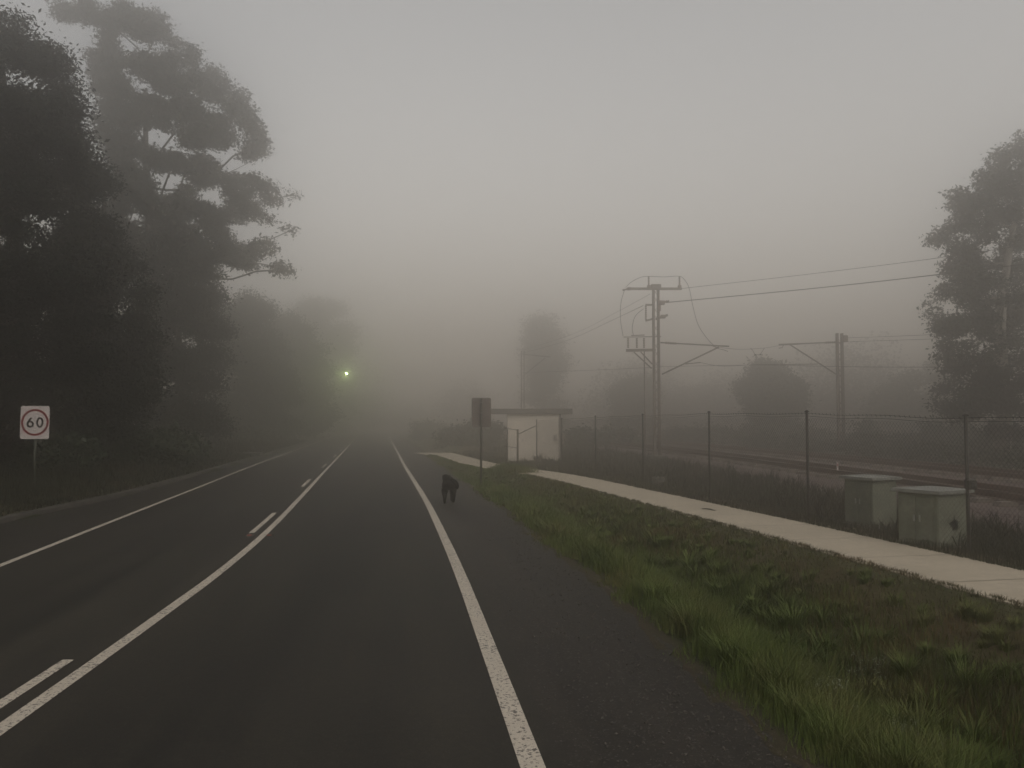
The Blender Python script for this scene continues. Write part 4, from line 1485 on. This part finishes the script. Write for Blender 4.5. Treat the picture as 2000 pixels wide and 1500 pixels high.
# cantilever towards the rails
def cantilever(t, lmf, tube_a, ins, tube_b, strut_a, strut_b, reg_a, reg_b):
    mb = MB(); mb.tube([lmf(*tube_a), lmf(*tube_b)], .032, 8)
    mb.tube([lmf(*strut_a), lmf(*strut_b)], .035, 8)
    cn = mb.build('cantilever_arm', M['rust_steel'], t, True)
    a = lmf(*ins[0]); b = lmf(*ins[1])
    mb = MB(); insul(mb, a, (b - a), (b - a).length, .07, 5); mb.build('insulator', M['porcelain'], cn, True)
    mb = MB(); mb.tube([lmf(*reg_a), lmf(*reg_b)], .022, 6); mb.build('registration_arm', M['rust_steel'], cn, True)


cantilever(t, lm, (1290, 669), ((1299, 669.5), (1321, 671)), (1424, 676.5), (1293, 731), (1404, 678), (1338, 711), (1368, 708))
# jumpers
mb = MB()
def jl(px, py): v_ = lm(px, py); v_.y = -.16; return v_
wirept(mb, [jl(1221, 563), jl(1232, 552), jl(1250, 543), jl(1266, 541), jl(1296, 542), jl(1326, 541), jl(1338, 551), jl(1345, 566), jl(1352, 600), jl(1362, 635), jl(1378, 660), jl(1392, 675)], .012)
wirept(mb, [jl(1219, 567), jl(1212, 592), jl(1211, 625), jl(1216, 657)], .012)
wirept(mb, [jl(1256, 604), jl(1240, 618), jl(1234, 640), jl(1236, 655)], .012)
wirept(mb, [jl(1391, 676), jl(1400, 681), jl(1412, 684), jl(1420, 687)], .012)
mb.build('jumper_cable', M['wire'], t)

MY2 = 42.0
q2 = P(1643, 850, MY2)
t2 = empty('power_mast', (q2.x, MY2, -.05))
tag(t2, 'shorter laced railway mast with its arm reaching left over the rails, at the right', 'power mast', 'railway overhead line masts')
def lm2(px, py, Yd=MY2): return P(px, py, Yd) - t2.location
mh2 = lm2(1643, 651).z
laced_mast(t2, mh2, .33)
mb = MB(); c0 = lm2(1649, 660); mb.box((c0.x, -.12, c0.z - .05), (.26, .1, .34), bev=.02); mb.build('clamp', M['rust_steel'], t2)
cantilever(t2, lm2, (1638, 668), ((1632, 668.3), (1612, 669)), (1521, 673), (1638, 734), (1541, 672), (1474, 712.5), (1597, 711))
mb = MB(); a_ = lm2(1530, 674); mb.tube([a_, lm2(1528, 679), lm2(1521, 680)], .02, 5); mb.build('wire_clamp', M['rust_steel'], t2)
# far mast, nearly lost in the fog
MY3 = 66.0
q3 = P(1021, 850, MY3)
t3 = empty('power_mast', (q3.x, MY3, -.05))
tag(t3, 'faint slim railway mast in fog above the hut roof, beside the misty tree', 'power mast', 'railway overhead line masts')
laced_mast(t3, P(1021, 684, MY3).z, .3, lace=.9)
mb = MB(); a_ = P(1021, 692, MY3) - t3.location; b__ = P(1075, 697, MY3) - t3.location; mb.tube([a_, b__], .05, 6); c_ = P(1021, 735, MY3) - t3.location; mb.tube([c_, P(1065, 699, MY3) - t3.location], .04, 6)
mb.build('cantilever_arm', M['rust_steel'], t3)

# ------------------------------------------------------------------ overhead wires
def overhead(label, pts, r, sag=0.0):
    mb = MB()
    wirept(mb, pts, r, 10)
    o = mb.build('overhead_wire', M['wire'])
    tag(o, label, 'wire', 'overhead railway wires')


def ext(a, b_, k):   # continue the wire past b_
    return b_ + (b_ - a) * k


a_ = P(1300, 591, 37.9); m_ = P(1640, 558, 35); b__ = P(2000, 516, 31.5)
overhead('thick overhead cable running from the double mast up to the right frame edge', [a_, m_, b__, ext(m_, b__, 1) + Vector((0, 0, .1)), ext(m_, b__, 2.5) + Vector((0, 0, .5))], .02)
a_ = P(1345, 562, 37.9); m_ = P(1600, 533, 36); b__ = P(1900, 494, 33)
overhead('thin upper overhead cable above the thick one, from the crossarm jumper to the right', [P(1328, 565, 37.9), a_, m_, b__, ext(m_, b__, 1.5) + Vector((0, 0, .3))], .011)
overhead('thin cable dropping left from the double mast into the fog', [P(1256, 597, 38), P(1190, 628, 48), P(1110, 664, 57), P(1021, 690, 66)], .014)
overhead('upper thin cable going left from the crossarm into the fog', [P(1270, 574, 38), P(1200, 612, 46), P(1120, 652, 55), P(1021, 684, 66)], .009)
overhead('catenary wire strung between the two arm tips over the rails', [P(1392, 676.5, 38), P(1440, 682, 39.3), P(1490, 680, 40.6), P(1521, 675, 42)], .009)
overhead('lower sagging wire between the two masts over the rails', [P(1368, 708, 38), P(1410, 715, 39), P(1474, 712, 42)], .009)
tD = empty('wire_dropper', P(1480, 692, 40.5)); tag(tD, 'small basket-shaped wire hanger between the two mast arms', 'wire hanger')
mb = MB(); c0 = tD.location
mb.tube([P(1466, 680, 40.5) - c0, P(1470, 684, 40.5) - c0, P(1475, 693, 40.5) - c0, P(1485, 692, 40.5) - c0, P(1493, 680, 40.5) - c0], .012, 5); mb.build('hanger_rod', M['wire'], tD)
mb = MB(); mb.box(P(1475, 693, 40.5) - c0, (.07, .05, .06)); mb.box(P(1485, 692.5, 40.5) - c0, (.07, .05, .06)); mb.build('clip', M['wire'], tD)
for lb, pts_, r_ in (('contact wire at lower height running right from the right mast', [(1300, 716, 46), (1474, 713, 42), (1640, 716, 37), (1800, 717, 32), (2050, 716, 26)], .01),
                     ('upper faint wire leaving the top of the right mast rightwards', [(1649, 660, 42), (1740, 657, 38), (1850, 652, 34), (2060, 640, 27)], .009),
                     ('second faint wire just below the top one, right of the right mast', [(1521, 675, 42), (1649, 668, 40), (1850, 661, 34), (2060, 652, 27)], .008)):
    overhead(lb, [P(*q_) for q_ in pts_], r_)
overhead('lowest faint wire crossing left of the double mast towards the hut', [P(1300, 716, 46), P(1180, 722, 54), P(1021, 728, 66)], .012)

# ------------------------------------------------------------------ street lamp, glowing green-white
LY = 82.0
lp_ = P(677, 731, LY)
bx = float(left_edge(LY)) - .9
t = empty('street_lamp', (bx, LY, .1))
tag(t, 'street lamp glowing yellow-green in the fog above the far end of the road', 'street lamp')
rel = lp_ - t.location
mb = MB(); mb.tube([(0, 0, -.2), (0, 0, rel.z * .55), (0, 0, rel.z - .3), (.3, 0, rel.z + .05), (rel.x * .5, 0, rel.z + .2), (rel.x - .25, 0, rel.z + .22)], [.1, .085, .07, .06, .05, .045], 10); mb.build('pole', M['galv'], t, True)
mb = MB(); mb.box((rel.x, 0, rel.z + .2), (.62, .26, .12), bev=.04); mb.build('housing', M['lamp_body'], t)
m, nt, b = new_mat('glowing_lamp_lens')
b.inputs['Base Color'].default_value = (.8, .9, .5, 1)
b.inputs['Emission Color'].default_value = (.78, 1.0, .42, 1)
b.inputs['Emission Strength'].default_value = 110
mb = MB(); mb.lathe((rel.x, 0, rel.z + .14), (0, 0, -1), [(0, .08), (.04, .09), (.09, .08), (.13, .04), (.14, .01)], 16); mb.build('lens', m, t, True)
ld = bpy.data.lights.new('lamp_light', 'POINT'); ld.energy = 75; ld.color = (.72, 1, .36); ld.shadow_soft_size = .12
lo_ = bpy.data.objects.new('lamp_light', ld); link(lo_, t); lo_.location = (rel.x, -.2, rel.z - .02)

# ------------------------------------------------------------------ haze
m = bpy.data.materials.new('fog_volume'); m.use_nodes = True
nt = m.node_tree
for nd in list(nt.nodes): nt.nodes.remove(nd)
outn = N(nt, 'ShaderNodeOutputMaterial')
pv = N(nt, 'ShaderNodeVolumePrincipled')
pv.inputs['Color'].default_value = (.985, .948, .903, 1)
pv.inputs['Density'].default_value = .0235
pv.inputs['Anisotropy'].default_value = .92
pv.inputs['Density Attribute'].default_value = ''
pv.inputs['Color Attribute'].default_value = ''
pv.inputs['Temperature Attribute'].default_value = ''
nt.links.new(pv.outputs['Volume'], outn.inputs['Volume'])
mb = MB(); mb.box((0, 120, 13.9), (560, 360, 30.2))
hz = mb.build('haze', m); tag(hz, kind='stuff'); tag(hz, 'grey morning fog filling the whole place', 'fog')

# ------------------------------------------------------------------ sky, sun, camera
SUN_EL, SUN_AZ = R(48), R(150)
wd = bpy.data.worlds.new('World'); S.world = wd; wd.use_nodes = True
nt = wd.node_tree
bg = nt.nodes['Background']
sky = N(nt, 'ShaderNodeTexSky', sky_type='NISHITA')
sky.sun_disc = False; sky.sun_elevation = SUN_EL; sky.sun_rotation = SUN_AZ
sky.air_density = 1.2; sky.dust_density = 1.0; sky.ozone_density = 1.0
hs = N(nt, 'ShaderNodeHueSaturation'); hs.inputs['Saturation'].default_value = .16
nt.links.new(sky.outputs['Color'], hs.inputs['Color'])
wt = mix(nt, 1.0, hs.outputs['Color'], (1.0, .993, .972), 'MULTIPLY')
nt.links.new(wt, bg.inputs['Color'])
bg.inputs['Strength'].default_value = .136

sd = bpy.data.lights.new('sun', 'SUN'); sd.energy = .4; sd.angle = R(20); sd.color = (1, .9, .8)
so = bpy.data.objects.new('sun', sd); link(so)
dirv = Vector((math.sin(SUN_AZ) * math.cos(SUN_EL), math.cos(SUN_AZ) * math.cos(SUN_EL), math.sin(SUN_EL)))
so.rotation_euler = (-dirv).to_track_quat('-Z', 'Y').to_euler()

cd = bpy.data.cameras.new('camera'); cd.sensor_width = 36; cd.lens = 36 * F / 2000
cd.clip_end = 2000; cd.clip_start = .05
co_ = bpy.data.objects.new('camera', cd); link(co_)
co_.location = (0, 0, HC); co_.rotation_euler = (R(90) + PITCH, 0, 0)
S.camera = co_

S.view_settings.view_transform = 'Standard'
S.view_settings.look = 'None'
S.view_settings.exposure = 0.0
S.view_settings.gamma = 1
S.cycles.volume_bounces = 5
S.cycles.max_bounces = 8
S.cycles.diffuse_bounces = 3
S.cycles.use_denoising = True
S.cycles.sample_clamp_indirect = 4
